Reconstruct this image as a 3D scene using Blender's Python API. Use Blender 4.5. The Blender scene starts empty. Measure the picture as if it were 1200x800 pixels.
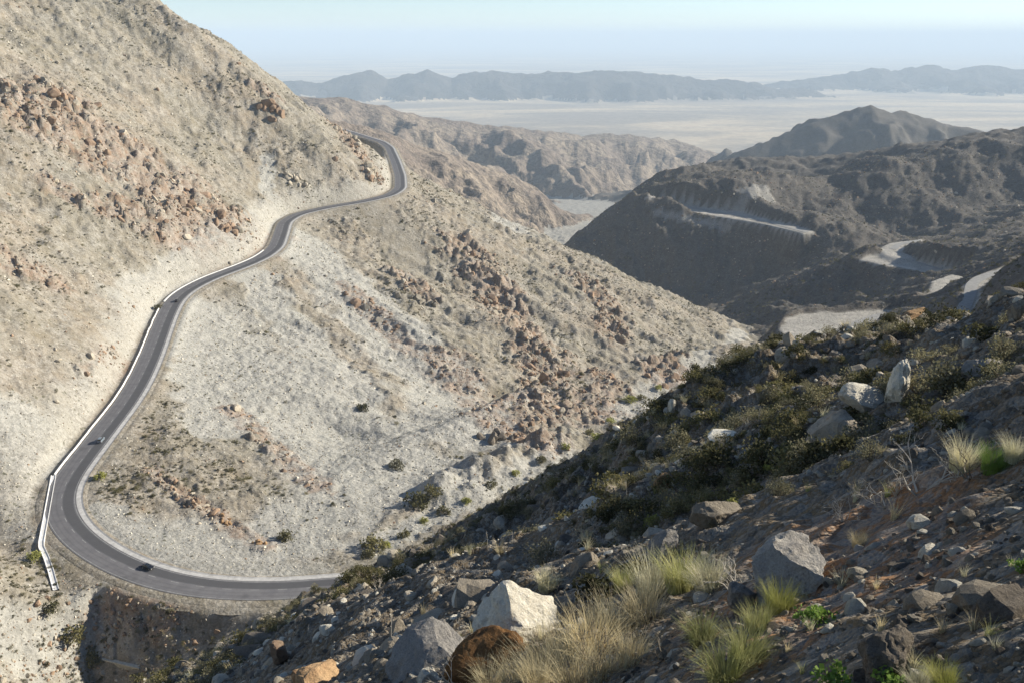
import bpy, math, random
import numpy as np

# ------------------------------------------------------------------ camera, sky, sun, exposure
random.seed(7)
rng = np.random.default_rng(11)
scene = bpy.context.scene
COL = scene.collection
FPX = 1039.0                       # focal length in photo pixels (1200 px wide)
PITCH = math.radians(18.9)         # camera looks down into the canyon
SUN_EL = math.radians(24.0)
SUN_AZ = math.radians(19.0)        # from +X (right) turned towards +Y (ahead)
cam_d = bpy.data.cameras.new("camera")
cam_d.sensor_width = 36.0
cam_d.lens = 36.0 * FPX / 1200.0
cam_d.clip_start = 0.1
cam_d.clip_end = 200000.0
cam = bpy.data.objects.new("camera", cam_d)
COL.objects.link(cam)
cam.location = (0, 0, 0)
cam.rotation_euler = (math.radians(90) - PITCH, 0, 0)
scene.camera = cam

world = bpy.data.worlds.new("World")
scene.world = world
world.use_nodes = True
wn = world.node_tree.nodes
wl = world.node_tree.links
bg = wn.get("Background") or wn.new("ShaderNodeBackground")
sky = wn.new("ShaderNodeTexSky")
sky.sky_type = 'NISHITA'
sky.sun_disc = False
sky.sun_elevation = SUN_EL
sky.sun_rotation = math.radians(90) - SUN_AZ
sky.altitude = 2500.0
sky.air_density = 1.0
sky.dust_density = 0.0
sky.ozone_density = 2.2
wl.new(sky.outputs[0], bg.inputs[0])
bg.inputs[1].default_value = 0.085

sun_d = bpy.data.lights.new("sun", 'SUN')
sun_d.energy = 4.8
sun_d.angle = math.radians(0.53)
sun_d.color = (1.0, 0.93, 0.80)
sun = bpy.data.objects.new("sun", sun_d)
COL.objects.link(sun)
sun.location = (200, 40, 120)
sun.rotation_euler = (math.radians(90) - SUN_EL, 0, math.radians(90) + SUN_AZ)

scene.view_settings.view_transform = 'Standard'
scene.view_settings.look = 'None'
scene.view_settings.gamma = 1.0
scene.view_settings.exposure = 0.80
scene.cycles.use_denoising = True
scene.cycles.volume_bounces = 1
scene.cycles.max_bounces = 6
scene.cycles.transparent_max_bounces = 8

# ------------------------------------------------------------------ small helpers
def pray(px, py):
    """direction of the ray through photo pixel (px, py), y component positive"""
    u, v = px - 600.0, 400.0 - py
    c, s = math.cos(PITCH), math.sin(PITCH)
    return np.array([u, FPX * c + v * s, -FPX * s + v * c])

def P(px, py, Y):
    d = pray(px, py)
    return d * (Y / d[1])

def PZ(px, py, z):
    d = pray(px, py)
    return d * (z / d[2])

def sstep(a, b, x):
    t = np.clip((x - a) / (b - a), 0, 1)
    return t * t * (3 - 2 * t)

def _hash(ix, iy, seed):
    h = (ix.astype(np.int64) * 374761393 + iy.astype(np.int64) * 668265263 + seed * 974634777) & 0xFFFFFFFF
    h = ((h ^ (h >> 13)) * 1274126177) & 0xFFFFFFFF
    return (h ^ (h >> 16)) & 0xFFFF

_GX = np.cos(np.arange(65536) * (2 * math.pi / 65536.0)); _GY = np.sin(np.arange(65536) * (2 * math.pi / 65536.0))
def perlin(x, y, seed=0):
    x0 = np.floor(x); y0 = np.floor(y)
    fx = x - x0; fy = y - y0
    ux = fx * fx * fx * (fx * (fx * 6 - 15) + 10)
    uy = fy * fy * fy * (fy * (fy * 6 - 15) + 10)
    def g(ix, iy, dx, dy):
        a = _hash(ix, iy, seed)
        return _GX[a] * dx + _GY[a] * dy
    n00 = g(x0, y0, fx, fy); n10 = g(x0 + 1, y0, fx - 1, fy)
    n01 = g(x0, y0 + 1, fx, fy - 1); n11 = g(x0 + 1, y0 + 1, fx - 1, fy - 1)
    a = n00 + ux * (n10 - n00); b = n01 + ux * (n11 - n01)
    return (a + uy * (b - a)) * 1.5

def fbm(x, y, octv=4, seed=0, gain=0.5, lac=2.03):
    s = 0; a = 1.0; f = 1.0
    for i in range(octv):
        s = s + a * perlin(x * f + 17.3 * i, y * f - 9.1 * i, seed + i * 31)
        a *= gain; f *= lac
    return s

def ridged(x, y, octv=4, seed=0, gain=0.5, lac=2.1):
    s = 0; a = 1.0; f = 1.0
    for i in range(octv):
        s = s + a * (1 - 2 * np.abs(perlin(x * f + 5.3 * i, y * f + 3.7 * i, seed + i * 17)))
        a *= gain; f *= lac
    return s

def cells(x, y, seed=0):
    """F1, F2 of a cellular pattern and a random value for the nearest cell"""
    x0 = np.floor(x); y0 = np.floor(y)
    f1 = np.full(x.shape, 9.0); f2 = np.full(x.shape, 9.0); rv = np.zeros(x.shape)
    for i in (-1, 0, 1):
        for j in (-1, 0, 1):
            h1 = _hash(x0 + i, y0 + j, seed) / 65536.0
            h2 = _hash(x0 + i, y0 + j, seed + 5) / 65536.0
            d = np.hypot(x0 + i + h1 - x, y0 + j + h2 - y)
            near = d < f1
            f2 = np.where(near, f1, np.minimum(f2, d))
            rv = np.where(near, _hash(x0 + i, y0 + j, seed + 9) / 65536.0, rv)
            f1 = np.where(near, d, f1)
    return f1, f2, rv

def smax(a, b, k):
    h = np.clip(0.5 + 0.5 * (a - b) / k, 0, 1)
    return b + (a - b) * h + k * h * (1 - h)

def seg_project(x, y, pts):
    """nearest point on a polyline: distance, signed side (+ left), arclength, z, end flag"""
    best = np.full(x.shape, 1e12); S = np.zeros(x.shape); Z = np.zeros(x.shape); sd = np.ones(x.shape)
    acc = 0.0
    for i in range(len(pts) - 1):
        a = pts[i]; b = pts[i + 1]
        ex, ey = b[0] - a[0], b[1] - a[1]
        L2 = ex * ex + ey * ey; L = math.sqrt(L2)
        t = np.clip(((x - a[0]) * ex + (y - a[1]) * ey) / L2, 0, 1)
        dx = x - a[0] - t * ex; dy = y - a[1] - t * ey
        d2 = dx * dx + dy * dy
        m = d2 < best
        best = np.where(m, d2, best)
        S = np.where(m, acc + t * L, S)
        Z = np.where(m, a[2] + t * (b[2] - a[2]), Z)
        sd = np.where(m, np.where(ex * dy - ey * dx > 0, 1.0, -1.0), sd)
        acc += L
    return np.sqrt(best), sd, S, Z

def chunked(fn, x, y, n=120000):
    outs = None
    for i in range(0, len(x), n):
        r = fn(x[i:i + n], y[i:i + n])
        if outs is None:
            outs = [[] for _ in r]
        for o, v in zip(outs, r):
            o.append(v)
    return [np.concatenate(o) for o in outs]

# ------------------------------------------------------------------ the road line (centre of the asphalt)
ROAD_PX = [(400,684),(360,690),(320,692.5),(280,692),(240,690),(200,683),(160,671),(130,657),(101,639),(80,620),
           (70,602),(68,582),(76,563),(90,545),(106,525),(125,500),(145,475),(161,450),(173,425),(183,400),(191,378),
           (199,360),(208,347),(223,337),(246,325.5),(281,313),(307,302),(323,290),(328.5,275),(333,260),(348,251),
           (383,243),(427,236),(457,229),(469,221),(468.5,206),(463,189),(456,173),(447,166.5)]
def road_world():
    n = len(ROAD_PX)
    prev = None; s = 0.0; raw = []
    for i, (px, py) in enumerate(ROAD_PX):
        z = -172.0 + 32.0 * (i / (n - 1)) ** 1.15
        raw.append(PZ(px, py, z))
    raw = np.array(raw)
    start = [np.array([70, 300, -178.0]), np.array([20, 268, -175.0]), np.array([-22, 254, -173.0])]
    end = [raw[-1] + np.array([-70, 120, 3.0]), raw[-1] + np.array([-170, 260, 8.0])]
    raw = np.vstack([start, raw, end])
    seg = np.hypot(*np.diff(raw[:, :2], axis=0).T)
    acc = np.concatenate([[0], np.cumsum(seg)])
    t = np.arange(0, acc[-1], 3.0)
    pts = np.stack([np.interp(t, acc, raw[:, k]) for k in range(3)], 1)
    w = np.exp(-0.5 * (np.arange(-12, 13) / 3.2) ** 2); w /= w.sum()
    pad = np.pad(pts, ((12, 12), (0, 0)), mode='edge')
    pts = np.stack([np.convolve(pad[:, k], w, mode='valid') for k in range(3)], 1)
    return pts
ROAD = road_world()
ROAD_C = ROAD[::3]
ROAD_S = np.concatenate([[0], np.cumsum(np.hypot(*np.diff(ROAD[:, :2], axis=0).T))])
def road_y_of_s(s):
    return np.interp(s, ROAD_S, ROAD[:, 1])
S_APEX = ROAD_S[np.argmin(ROAD[:, 0] + 1e6 * (ROAD[:, 1] > 330))]   # western point of the bend

# flat benches of the lower carriageway (outline in plan, level)
def bench(z, pix):
    return np.array([PZ(px, py, z)[:2] for px, py in pix]), z
BENCHES = [
    bench(-226, [(917,386),(925,374),(945,368),(1000,366),(1058,363),(1050,371),(1030,378),(1015,392),(990,410),(930,410)]),
    bench(-266, [(1008,305),(1022,300),(1040,299),(1062,301),(1066,304),(1075,307),(1092,312),(1118,319),(1128,321),(1120,330),(1095,323),(1070,316),(1040,311)]),
    bench(-262, [(1040,299),(1034,292),(1044,285),(1080,280.5),(1078,284),(1058,289),(1055,295),(1066,301),(1054,303)]),
    bench(-216, [(1086,362),(1075,358),(1092,346),(1094,330),(1116,322),(1134,326),(1118,336),(1100,350)]),
    bench(-170, [(1110,384),(1127,366),(1134,350),(1133,336),(1142,325.5),(1160,319.5),(1190,311.5),(1230,300),(1240,304),(1200,315),(1166,324),(1144,338),(1143,351),(1134,368),(1120,386)]),
    bench(-305, [(748,235),(790,239),(830,244),(870,249),(905,259),(935,266),(953,272),(940,274),(900,264),(860,257),(820,250),(785,243),(750,238)]),
]
def road_near(px, py):
    d = pray(px, py)
    c = np.cross(ROAD, d)
    return int(np.argmin((c * c).sum(1) / (ROAD * ROAD).sum(1)))
def road_frame(k):
    t = ROAD[min(k + 1, len(ROAD) - 1)] - ROAD[max(k - 1, 0)]
    t = t[:2] / np.hypot(*t[:2])
    return ROAD[k], t, np.array([-t[1], t[0]])
_p, _t, _n = road_frame(road_near(186, 679))
CULV = np.array([*(_p[:2] + _n * 22.5), -190.0]); CULV_DIR = -_n
GORGE = np.array([[*(CULV[:2] + _n * 1.5), -191.2], [*(CULV[:2] + _n * 14), -192.5], [CULV[0] + 10, CULV[1] - 34, -196], [CULV[0] + 26, CULV[1] - 62, -203], [CULV[0] + 36, CULV[1] - 95, -212]])
def poly_dist(x, y, poly):
    """signed distance to polygon outline, negative inside"""
    n = len(poly); best = np.full(x.shape, 1e12); ins = np.zeros(x.shape, bool)
    for i in range(n):
        a = poly[i]; b = poly[(i + 1) % n]
        ex, ey = b - a; L2 = ex * ex + ey * ey
        t = np.clip(((x - a[0]) * ex + (y - a[1]) * ey) / L2, 0, 1)
        best = np.minimum(best, (x - a[0] - t * ex) ** 2 + (y - a[1] - t * ey) ** 2)
        c = ((a[1] > y) != (b[1] > y)) & (x < (b[0] - a[0]) * (y - a[1]) / (b[1] - a[1] + 1e-12) + a[0])
        ins ^= c
    return np.where(ins, -1, 1) * np.sqrt(best)

# ------------------------------------------------------------------ terrain components
FLOOR_Y = [0, 243, 306, 420, 531, 700, 978, 1500, 2200, 3500, 5200, 7500, 9000]
FLOOR_Z = [-195, -195, -191, -222, -268, -304, -340, -440, -500, -640, -830, -985, -1020]

CTRL = [(660,292,1640),(700,300,1600),(780,330,1500),(850,372,1250),(900,340,1350),(860,310,1480),(920,310,1450),
        (700,262,1690),(720,244,1760),(755,226,1840),(750,237,1690),(790,241,1650),(840,250,1600),(900,262,1540),(950,272,1480),
        (800,213,1760),(850,214,1740),(885,214,1720),(912,226,1700),(905,245,1640),
        (760,214,2000),(830,192,2350),(900,192,2300),(980,186,2300),(860,207,2000),(940,215,1950),
        (930,252,1650),(960,241,1690),(1020,222,1720),(1080,201,1760),(1130,186,1790),(1190,172,1840),(1250,158,1900),
        (1000,262,1590),(1050,262,1600),(1100,250,1620),(1180,225,1690),(980,300,1400),(1040,278,1500),
        (1150,272,1400),(1210,252,1430),(1120,285,1300),(1090,296,1220),(1200,285,1150),(1150,300,1050),
        (1012,306,1110),(1050,300,1110),(1090,312,1060),(1050,330,1050),(1000,340,1060),(950,352,1050),(900,388,1000),(870,410,950),(835,420,960),
        (960,330,1090),(1060,350,900),(1105,345,760),(920,380,745),(1000,368,740),(1040,372,700),(1000,395,640),(1090,370,640),
        (1118,372,540),(1140,335,590),(1200,314,640),(1170,318,680),(1190,345,430),(1165,350,480),(1250,300,600),(1280,270,800),(1350,240,1000),
        (940,405,660)]
CW = np.array([P(*c) for c in CTRL] +
              [np.array(v, float) for v in [(-60,1400,-480),(0,1700,-520),(100,2000,-520),(300,2300,-480),(150,1150,-420),(200,820,-400),(120,620,-330),(230,560,-300),(150,470,-300),
                                (900,2700,-420),(1500,2700,-380),(2200,2600,-300),(1600,1700,-80),(1700,1000,-20),(1100,600,30),(700,380,20),(500,300,-60),(330,330,-140)]])
def tps_fit(X, z, lam=1.0):
    n = len(X); sc = 500.0
    A = X / sc
    r2 = ((A[:, None] - A[None]) ** 2).sum(-1)
    K = np.where(r2 > 0, 0.5 * r2 * np.log(np.maximum(r2, 1e-12)), 0) + np.eye(n) * lam * 1e-4
    Q = np.hstack([np.ones((n, 1)), A])
    M = np.block([[K, Q], [Q.T, np.zeros((3, 3))]])
    return A, np.linalg.solve(M, np.concatenate([z, np.zeros(3)]))
TPS_A, TPS_W = tps_fit(CW[:, :2], CW[:, 2], 20.0)
def tps(x, y):
    xs, ys = x / 500.0, y / 500.0
    n = len(TPS_A)
    o = TPS_W[n] + TPS_W[n + 1] * xs + TPS_W[n + 2] * ys
    for i in range(n):
        r2 = (xs - TPS_A[i, 0]) ** 2 + (ys - TPS_A[i, 1]) ** 2
        o = o + TPS_W[i] * 0.5 * r2 * np.log(np.maximum(r2, 1e-12))
    return o

FAR_PEAK = np.array([P(*c) for c in [(740,224,3900),(800,207,4000),(850,187,4050),(900,167,4100),(950,147,4150),(990,131,4200),(1020,124,4200),(1046,134,4200),(1060,129,4250),(1110,144,4200),(1160,154,4100),(1230,163,4000),(1400,160,3900)]])
FAR_RIDGE = np.array([P(*c) for c in [(300,112,4400),(400,116,4600),(440,121,4700),(500,138,4900),(560,145,5100),(620,152,5400),(680,157,5800),(740,159,6100),(790,164,6400),(830,178,6600)]])
FAR_RIDGE_B = np.array([P(*c) for c in [(380,140,2500),(440,152,2600),(520,180,2750),(575,196,2850),(625,218,2900),(655,246,2950)]])
RANGE_L = np.array([P(px, py, 16500) for px, py in [(330,96),(380,96),(435,84.5),(455,92),(500,83),(530,93),(545,88),(575,85),(610,90),(645,87),(690,84),(735,84),(770,88),(800,91),(850,95),(880,98),(905,101),(940,105)]])
RANGE_R = np.array([P(px, py, 19000) for px, py in [(820,108),(870,103),(910,99),(945,94),(985,90),(1022,80),(1052,85),(1090,76.5),(1118,83),(1148,79),(1200,84),(1260,80),(1400,90)]])

RIM_B = [-.505, -.43, -.34, -.28, -.22, -.145, -.065, 0, .062, .106, .142, .20, .262, .345, .405, .465, .52, .565, .605, .75]
RIM_H = [-4, -14, -11, -6, -8, -14, -22, -26, -22, -10, 10, 29, 25, 5, -12, -18, -28, -32, -24, -20]
def comp_near(x, y, fine=True):
    r = np.hypot(x, y)
    z = -1.65 + 0.537 * x - 0.567 * y
    # crest to the right: the hillside rounds over
    xr = np.maximum(0, x - 10 - 0.2 * y)
    z = z - 0.5 * xr * xr / (xr + 8)
    xl = np.maximum(0, -x - 5)
    z = z - 0.17 * xl * xl / (xl + 6)
    a = sstep(1.5, 14, r)
    z = z + a * (1.05 * fbm(x / 11, y / 11, 3, 3) * np.clip(r / 14, .3, 1))
    z = z + sstep(12, 60, r) * 2.6 * fbm(x / 34 + 0.3, y / 34, 3, 8)
    z = z + sstep(60, 170, r) * 7.0 * fbm(x / 85, y / 85, 2, 12)
    # broad swells and dips of the hillside's rim, by bearing
    z = z + np.interp(x / np.maximum(y, .1), RIM_B, RIM_H) / 1000.0 * r * sstep(14, 36, r)
    # long rounded spurs running down the slope
    q = (0.73 * x + 0.69 * y)
    z = z + sstep(20, 90, r) * 3.6 * np.sin(q / 15.0 + 1.2 * fbm(x / 60, y / 60, 2, 77))
    z = z - 0.0016 * np.maximum(0, r - 190) ** 2 * sstep(-60, 40, x)
    z = z - 0.72 * np.maximum(0, -x - 26) * sstep(55, 110, r)
    z = z + 5.0 * sstep(50, 120, r) * np.exp(-((np.arctan2(x, y) - .055) / .12) ** 2)
    if fine:
        z = z + sstep(0.8, 3, r) * (0.10 * ridged(x / 1.7, y / 1.7, 3, 21) + 0.02 * fbm(x / .3, y / .3, 2, 22)) * np.clip(r / 6, .5, 1.6)
        z = z + sstep(10, 40, r) * 0.85 * ridged(x / 5.5, y / 5.5, 4, 25, .6)
        z = z + sstep(60, 130, r) * 1.3 * ridged(x / 9, y / 9, 3, 26)
    return z

def road_avg(x, y, dmin):
    """road values averaged over all stretches about equally near, so no crease shows inside the bend"""
    tau = np.clip(0.16 * dmin, 1.5, 22)
    W = np.zeros(x.shape); D = np.zeros(x.shape); S = np.zeros(x.shape); Z = np.zeros(x.shape)
    sc = ROAD_S[::3]
    for p, s in zip(ROAD_C, sc):
        d = np.hypot(x - p[0], y - p[1])
        w = np.exp(-np.minimum((d - dmin) / tau, 40))
        W += w; D += w * d; S += w * s; Z += w * p[2]
    return D / W, S / W, Z / W

KY = [250, 300, 400, 534, 700, 880, 1010, 1260]
KV = [0.10, 0.17, 0.22, 0.265, 0.345, 0.425, 0.47, 0.62]
def comp_left(x, y):
    d, sd, s, rz = seg_project(x, y, ROAD_C)
    d0, s0, rz0 = d, s, rz
    da, sa, za = road_avg(x, y, d)
    wa = sstep(14, 50, d)
    da = da - (da - d) * 0.5
    d = d + (da - d) * wa; s = s + (sa - s) * wa; rz = rz + (za - rz) * wa
    ry = road_y_of_s(s)
    wup = sstep(S_APEX - 55, S_APEX + 10, s)
    left = sd > 0
    wob = fbm(x / 130, y / 130, 3, 41)
    gul = fbm((x * .42 + y * .91 + 14 * wob) / 42, (x * .91 - y * .42) / 210, 3, 44)
    # uphill
    du = np.maximum(0, d - 9)
    cut = 10 + 7 * fbm(s / 50, s * 0 + 1.7, 2, 47)
    cut = np.clip(cut, 3, 18)
    up = np.minimum(du * 1.15, cut + (du - cut / 1.15) * 0.70)
    up = up + sstep(10, 90, du) * (9 * wob + 3.5 * gul) - 0.0002 * np.maximum(0, du - 200) ** 2
    zu = rz + up
    zf = rz - np.maximum(0, d - 7) * 0.16            # fill down to the gorge on the outer south side
    zl = zf + (zu - zf) * wup
    # downhill
    k = np.interp(ry, KY, KV)
    dd = np.maximum(0, d - 9)
    zr = rz - k * dd - 4.5 * (1 - np.exp(-dd / 12)) * sstep(300, 420, ry) + sstep(15, 120, dd) * sstep(260, 420, ry) * (6 * wob + 5.0 * gul)
    z = np.where(left, zl, zr)
    z = z - sstep(1030, 1120, y) * np.where(left, 0.35, 0.55) * np.maximum(0, y - 1045) * sstep(6, 30, d)
    return z, d0, sd, s0, rz0

def ridge_comp(x, y, pts, slope, seed, wl, amp, plan=False):
    d, sd, s, rz = seg_project(x, y, pts)
    g = ridged(x / wl, y / wl, 4, seed) - 0.3
    sp = fbm(x / (wl * .6), y / (wl * 2.0), 3, seed + 3) if plan else fbm(s / (wl * .55), d / (wl * 3), 3, seed + 3)
    return rz - slope * d * (1 + 0.25 * fbm(x / (wl * 2), y / (wl * 2), 2, seed + 7)) + amp * (g + 1.3 * sp) * sstep(0, wl, d) + 0.25 * amp * g

# ---- strokes of rock type, each a line over the ground (filled once the base surface is known)
RED_PX = [([(60,140),(110,165),(170,205),(230,240),(275,262)], 40), ([(150,250),(240,285)], 22), ([(60,215),(90,235)], 9), ([(298,104),(325,116)], 8),
          ([(395,150),(420,180),(440,205)], 16), ([(405,335),(440,370),(480,410)], 9), ([(470,320),(500,350)], 12),
          ([(540,290),(590,350),(640,420),(680,450)], 26), ([(270,480),(330,530),(375,570)], 6), ([(180,555),(230,590),(280,622),(312,640)], 4),
          ([(560,480),(600,505),(640,515)], 12), ([(680,330),(720,370),(770,430),(790,440)], 18), ([(260,35),(330,80),(385,115)], 12), ([(520,420),(620,480),(700,480)], 18),
          ([(0,100),(90,120)], 15), ([(105,440),(140,420)], 8), ([(0,300),(60,330)],12), ([(140,715),(165,720),(185,712)], 9)]
PALE_PX = [([(165,345),(230,300),(300,270),(320,250)], 14), ([(225,370),(300,430),(400,510),(470,560)], 40), ([(350,280),(430,370),(520,460),(550,500)], 30),
           ([(470,190),(540,230),(600,265)], 26), ([(180,640),(300,650),(380,610),(440,560)], 22), ([(0,490),(30,520),(60,545)], 15), ([(315,185),(312,225),(330,245)], 7),
           ([(0,740),(60,760),(90,740)], 12), ([(720,490),(760,465),(820,430),(868,388)], 10), ([(440,640),(520,600),(600,560),(660,530)], 7), ([(868,240),(880,224),(893,222),(900,232)], 18), ([(760,232),(775,228)], 8), ([(770,250),(830,262),(850,268)], 10), ([(212,385),(235,440),(255,500)], 15), ([(300,325),(370,410),(430,480)], 16), ([(120,600),(150,620),(200,640)], 9)]
STROKE_ID = {}
STROKES = {'red': [], 'pale': [], 'smooth': []}
def stroke_mask(x, y, z, key):
    m = np.zeros(x.shape)
    for pts, w in STROKES[key]:
        lo = pts.min(0) - 3 * w; hi = pts.max(0) + 3 * w
        sel = (x > lo[0]) & (x < hi[0]) & (y > lo[1]) & (y < hi[1])
        if not sel.any():
            continue
        xs, ys, zs = x[sel], y[sel], z[sel]
        best = np.full(xs.shape, 1e9)
        for i in range(len(pts) - 1):
            a = pts[i]; e = pts[i + 1] - a
            t = np.clip(((xs - a[0]) * e[0] + (ys - a[1]) * e[1] + (zs - a[2]) * e[2]) / (e @ e), 0, 1)
            best = np.minimum(best, (xs - a[0] - t * e[0]) ** 2 + (ys - a[1] - t * e[1]) ** 2 + (zs - a[2] - t * e[2]) ** 2)
        dd = np.sqrt(best) + 0.45 * w * fbm(xs / (w * .9), ys / (w * .9), 3, 91)
        m[sel] = np.maximum(m[sel], 1 - sstep(w * .75, w * 1.25, dd))
    return m

NAMES = ['hillside', 'mountainside', 'canyon_hills', 'canyon_floor', 'far_ridge', 'desert_plain', 'distant_mountains']
def height(x, y, fine=True):
    """ground height, component index, and rock masks at plan points (1-D arrays)"""
    r = np.hypot(x, y)
    n = len(x)
    comps = [np.full(n, -5000.0) for _ in range(7)]
    m = r < 900
    comps[0][m] = comp_near(x[m], y[m], fine)
    D = np.full(n, 1e4); SD = np.ones(n); RS = np.zeros(n); RZ = np.zeros(n)
    m = (r > 90) & (r < 2600) & (x < 700)
    if m.any():
        zl, d, sd, s, rz = comp_left(x[m], y[m])
        # south-west hillside beyond the bend
        xs, ys = x[m], y[m]
        zsw = -184 + 0.60 * (-(xs + 118) * 0.75 - (ys - 246) * 0.66) + 3.5 * fbm(xs / 30, ys / 30, 3, 55)
        zsw = np.where(xs < -40, zsw, -5000) - 0.9 * np.maximum(0, ys - 262) - 40 * sstep(-90, -40, xs)
        zl = np.where(d > 9, smax(zl, zsw, 5.0), zl)
        comps[1][m] = zl; D[m] = d; SD[m] = sd; RS[m] = s; RZ[m] = rz
    m = (x > -700) & (y > 350) & (r < 4200)
    if m.any():
        xs, ys = x[m], y[m]
        zt = tps(xs, ys)
        am = sstep(380, 950, ys)
        zt = zt + am * (8 * ridged(xs / 150, ys / 150, 4, 61, .5) - 3) + am * 12 * fbm(xs / 210, ys / 210, 2, 63) + am * 1.4 * fbm(xs / 22, ys / 22, 3, 65, .6) + am * 3.2 * (ridged(xs / 52, ys / 60, 3, 67, .55) - .4)
        zt = zt - 0.5 * np.maximum(0, ys - 2350)
        comps[2][m] = zt
    m = (r > 1700) & (r < 9000)
    if m.any():
        xs, ys = x[m], y[m]
        a = ridge_comp(xs, ys, FAR_PEAK, 0.44, 71, 330, 36)
        comps[2][m] = smax(comps[2][m], a, 12)
        b = ridge_comp(xs, ys, FAR_RIDGE, 0.30, 81, 430, 42)
        c = ridge_comp(xs, ys, FAR_RIDGE_B, 0.45, 86, 190, 18)
        comps[4][m] = smax(b, c, 15)
    fl = np.interp(y, FLOOR_Y, FLOOR_Z) + 2.0 * fbm(x / 25, y / 25, 3, 95)
    fl = np.where(y < 150, -260, fl)
    comps[3] = np.where(r < 9500, fl, -5000)
    m = r > 4000
    if m.any():
        xs, ys = x[m], y[m]
        comps[5][m] = -1000 + 10 * fbm(xs / 2500, ys / 2500, 3, 101)
        a = ridge_comp(xs, ys, RANGE_L, 0.34, 111, 1300, 95, True)
        b = ridge_comp(xs, ys, RANGE_R, 0.30, 121, 1500, 115, True)
        comps[6][m] = np.maximum(a, b) + 32 * (ridged(xs / 620, ys / 620, 3, 131, .55) - .5)
    C = np.stack(comps)
    idx = C.argmax(0)
    z = comps[0]
    for k, c in ((3, 4.0), (1, 4.0), (2, 8.0), (4, 12.0), (5, 15.0), (6, 45.0)):
        z = smax(z, comps[k], c)
    # gorge below the bend, leading to the culvert mouth
    gm = (r > 120) & (r < 330) & (x < -20) & (SD > 0)
    if gm.any():
        gd, gs, ga, gz = seg_project(x[gm], y[gm], GORGE)
        gw = 4.5 + 2.0 * fbm(x[gm] / 14, y[gm] / 14, 3, 131)
        carve = gz + np.maximum(0, gd - gw) * np.where(gs > 0, .5, 1.2)
        carve = np.maximum(carve, RZ[gm] - np.maximum(0, D[gm] - 8.5) * 1.12)
        z[gm] = np.where(D[gm] > 8.5, np.minimum(z[gm], carve), z[gm])
    if SPUR is not None:
        sm = (r > 150) & (r < 620) & (x > -80) & (x < 140)
        if sm.any():
            sdist, ss_, sa_, sz_ = seg_project(x[sm], y[sm], SPUR)
            lim = sstep(0, 25, sa_) * (1 - sstep(SPUR_LEN - 30, SPUR_LEN, sa_))
            bump_ = 7.5 * np.exp(-(sdist / np.where(ss_ > 0, 11.0, 17.0)) ** 2) * lim
            z[sm] += bump_ * (1 + .5 * fbm(x[sm] / 12, y[sm] / 12, 3, 191)) * np.where(idx[sm] == 0, 0, 1)
    red = stroke_mask(x, y, z, 'red'); pale = stroke_mask(x, y, z, 'pale'); smo = stroke_mask(x, y, z, 'smooth')
    if fine:
        mid = (r > 110) & (r < 2600) & (idx != 0)
        xs, ys = x[mid], y[mid]
        gmask = 1 - sstep(12, 34, seg_project(xs, ys, GORGE)[0])
        far_road = np.maximum(sstep(9, 30, D[mid]), gmask * sstep(9, 13, D[mid]))
        amp = np.clip(r[mid] / 600, .35, 1.8)
        rough = fbm(xs / 30, ys / 30, 2, 141) * 0.5 + 0.5
        rgh = np.clip(red[mid] * 1.0 + 0.45 * sstep(.5, .95, rough) + 1.2 * gmask, 0, 1.4) * (1 - .7 * smo[mid]) * (1 - .6 * pale[mid])
        lump = (1 - .85 * np.clip(pale[mid] + smo[mid], 0, 1)) * np.where(idx[mid] == 1, 1.0, .5)
        z[mid] += far_road * lump * (1.5 * (ridged(xs / 24, ys / 24, 3, 181, .6) - .4) + 2.6 * fbm(xs / 55, ys / 55, 2, 185)) * np.clip(amp, .3, 1.1)
        f1, f2, rv = cells(xs / 7.0 + 0.3 * perlin(xs / 9, ys / 9, 5), ys / 7.0 + 0.3 * perlin(xs / 9 + 7, ys / 9, 6), 151)
        g1, g2, gv = cells(xs / 2.9, ys / 2.9, 161)
        blocks = (rv - .3) * 5.0 * sstep(0.0, .28, f2 - f1) + (gv - .4) * 1.3 * sstep(0, .3, g2 - g1)
        z[mid] += far_road * np.where(idx[mid] == 2, .4, 1.0) * (rgh * blocks * np.clip(amp, .35, 1.25) + 0.9 * amp * fbm(xs / 7, ys / 7, 4, 171, .6) * (1 - .6 * smo[mid]))
    # benches of the lower road, and the road bed itself
    BD = np.full(n, 1e4)
    bm = (r > 380) & (r < 2100) & (x > 50)
    if bm.any():
        xs, ys = x[bm], y[bm]; zz = z[bm]; bd0 = np.full(xs.shape, 1e4)
        for poly, bz in BENCHES:
            c = poly.mean(0); rad = np.hypot(*(poly - c).T).max() + 40
            sel = np.hypot(xs - c[0], ys - c[1]) < rad
            if not sel.any():
                continue
            pd = poly_dist(xs[sel], ys[sel], poly)
            w = 1 - sstep(0.5, 12, pd)
            zz[sel] = zz[sel] * (1 - w) + (bz) * w
            bd0[sel] = np.minimum(bd0[sel], pd)
        z[bm] = zz; BD[bm] = bd0
    w = 1 - sstep(9.0, 14.0, D)
    w = np.where(idx == 0, w * 0, w)
    z = z * (1 - w) + (RZ - 0.45) * w
    return z, idx, red, pale, smo, D, SD, BD

SPUR = None
def hit(px, py, fine=True, tmin=1.0, tmax=3000.0):
    d = pray(px, py); d = d / d[1]
    t = np.exp(np.linspace(math.log(tmin), math.log(tmax), 900))
    z = height(d[0] * t, d[1] * t, fine)[0]
    below = np.nonzero(d[2] * t < z)[0]
    if len(below) == 0:
        return None
    i = max(below[0], 1)
    lo, hi = t[i - 1], t[i]
    t = np.linspace(lo, hi, 24)
    z = height(d[0] * t, d[1] * t, fine)[0]
    b = np.nonzero(d[2] * t <= z)[0]
    j = b[0] if len(b) else 23
    return np.array([d[0] * t[j], d[1] * t[j], z[j]])

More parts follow.
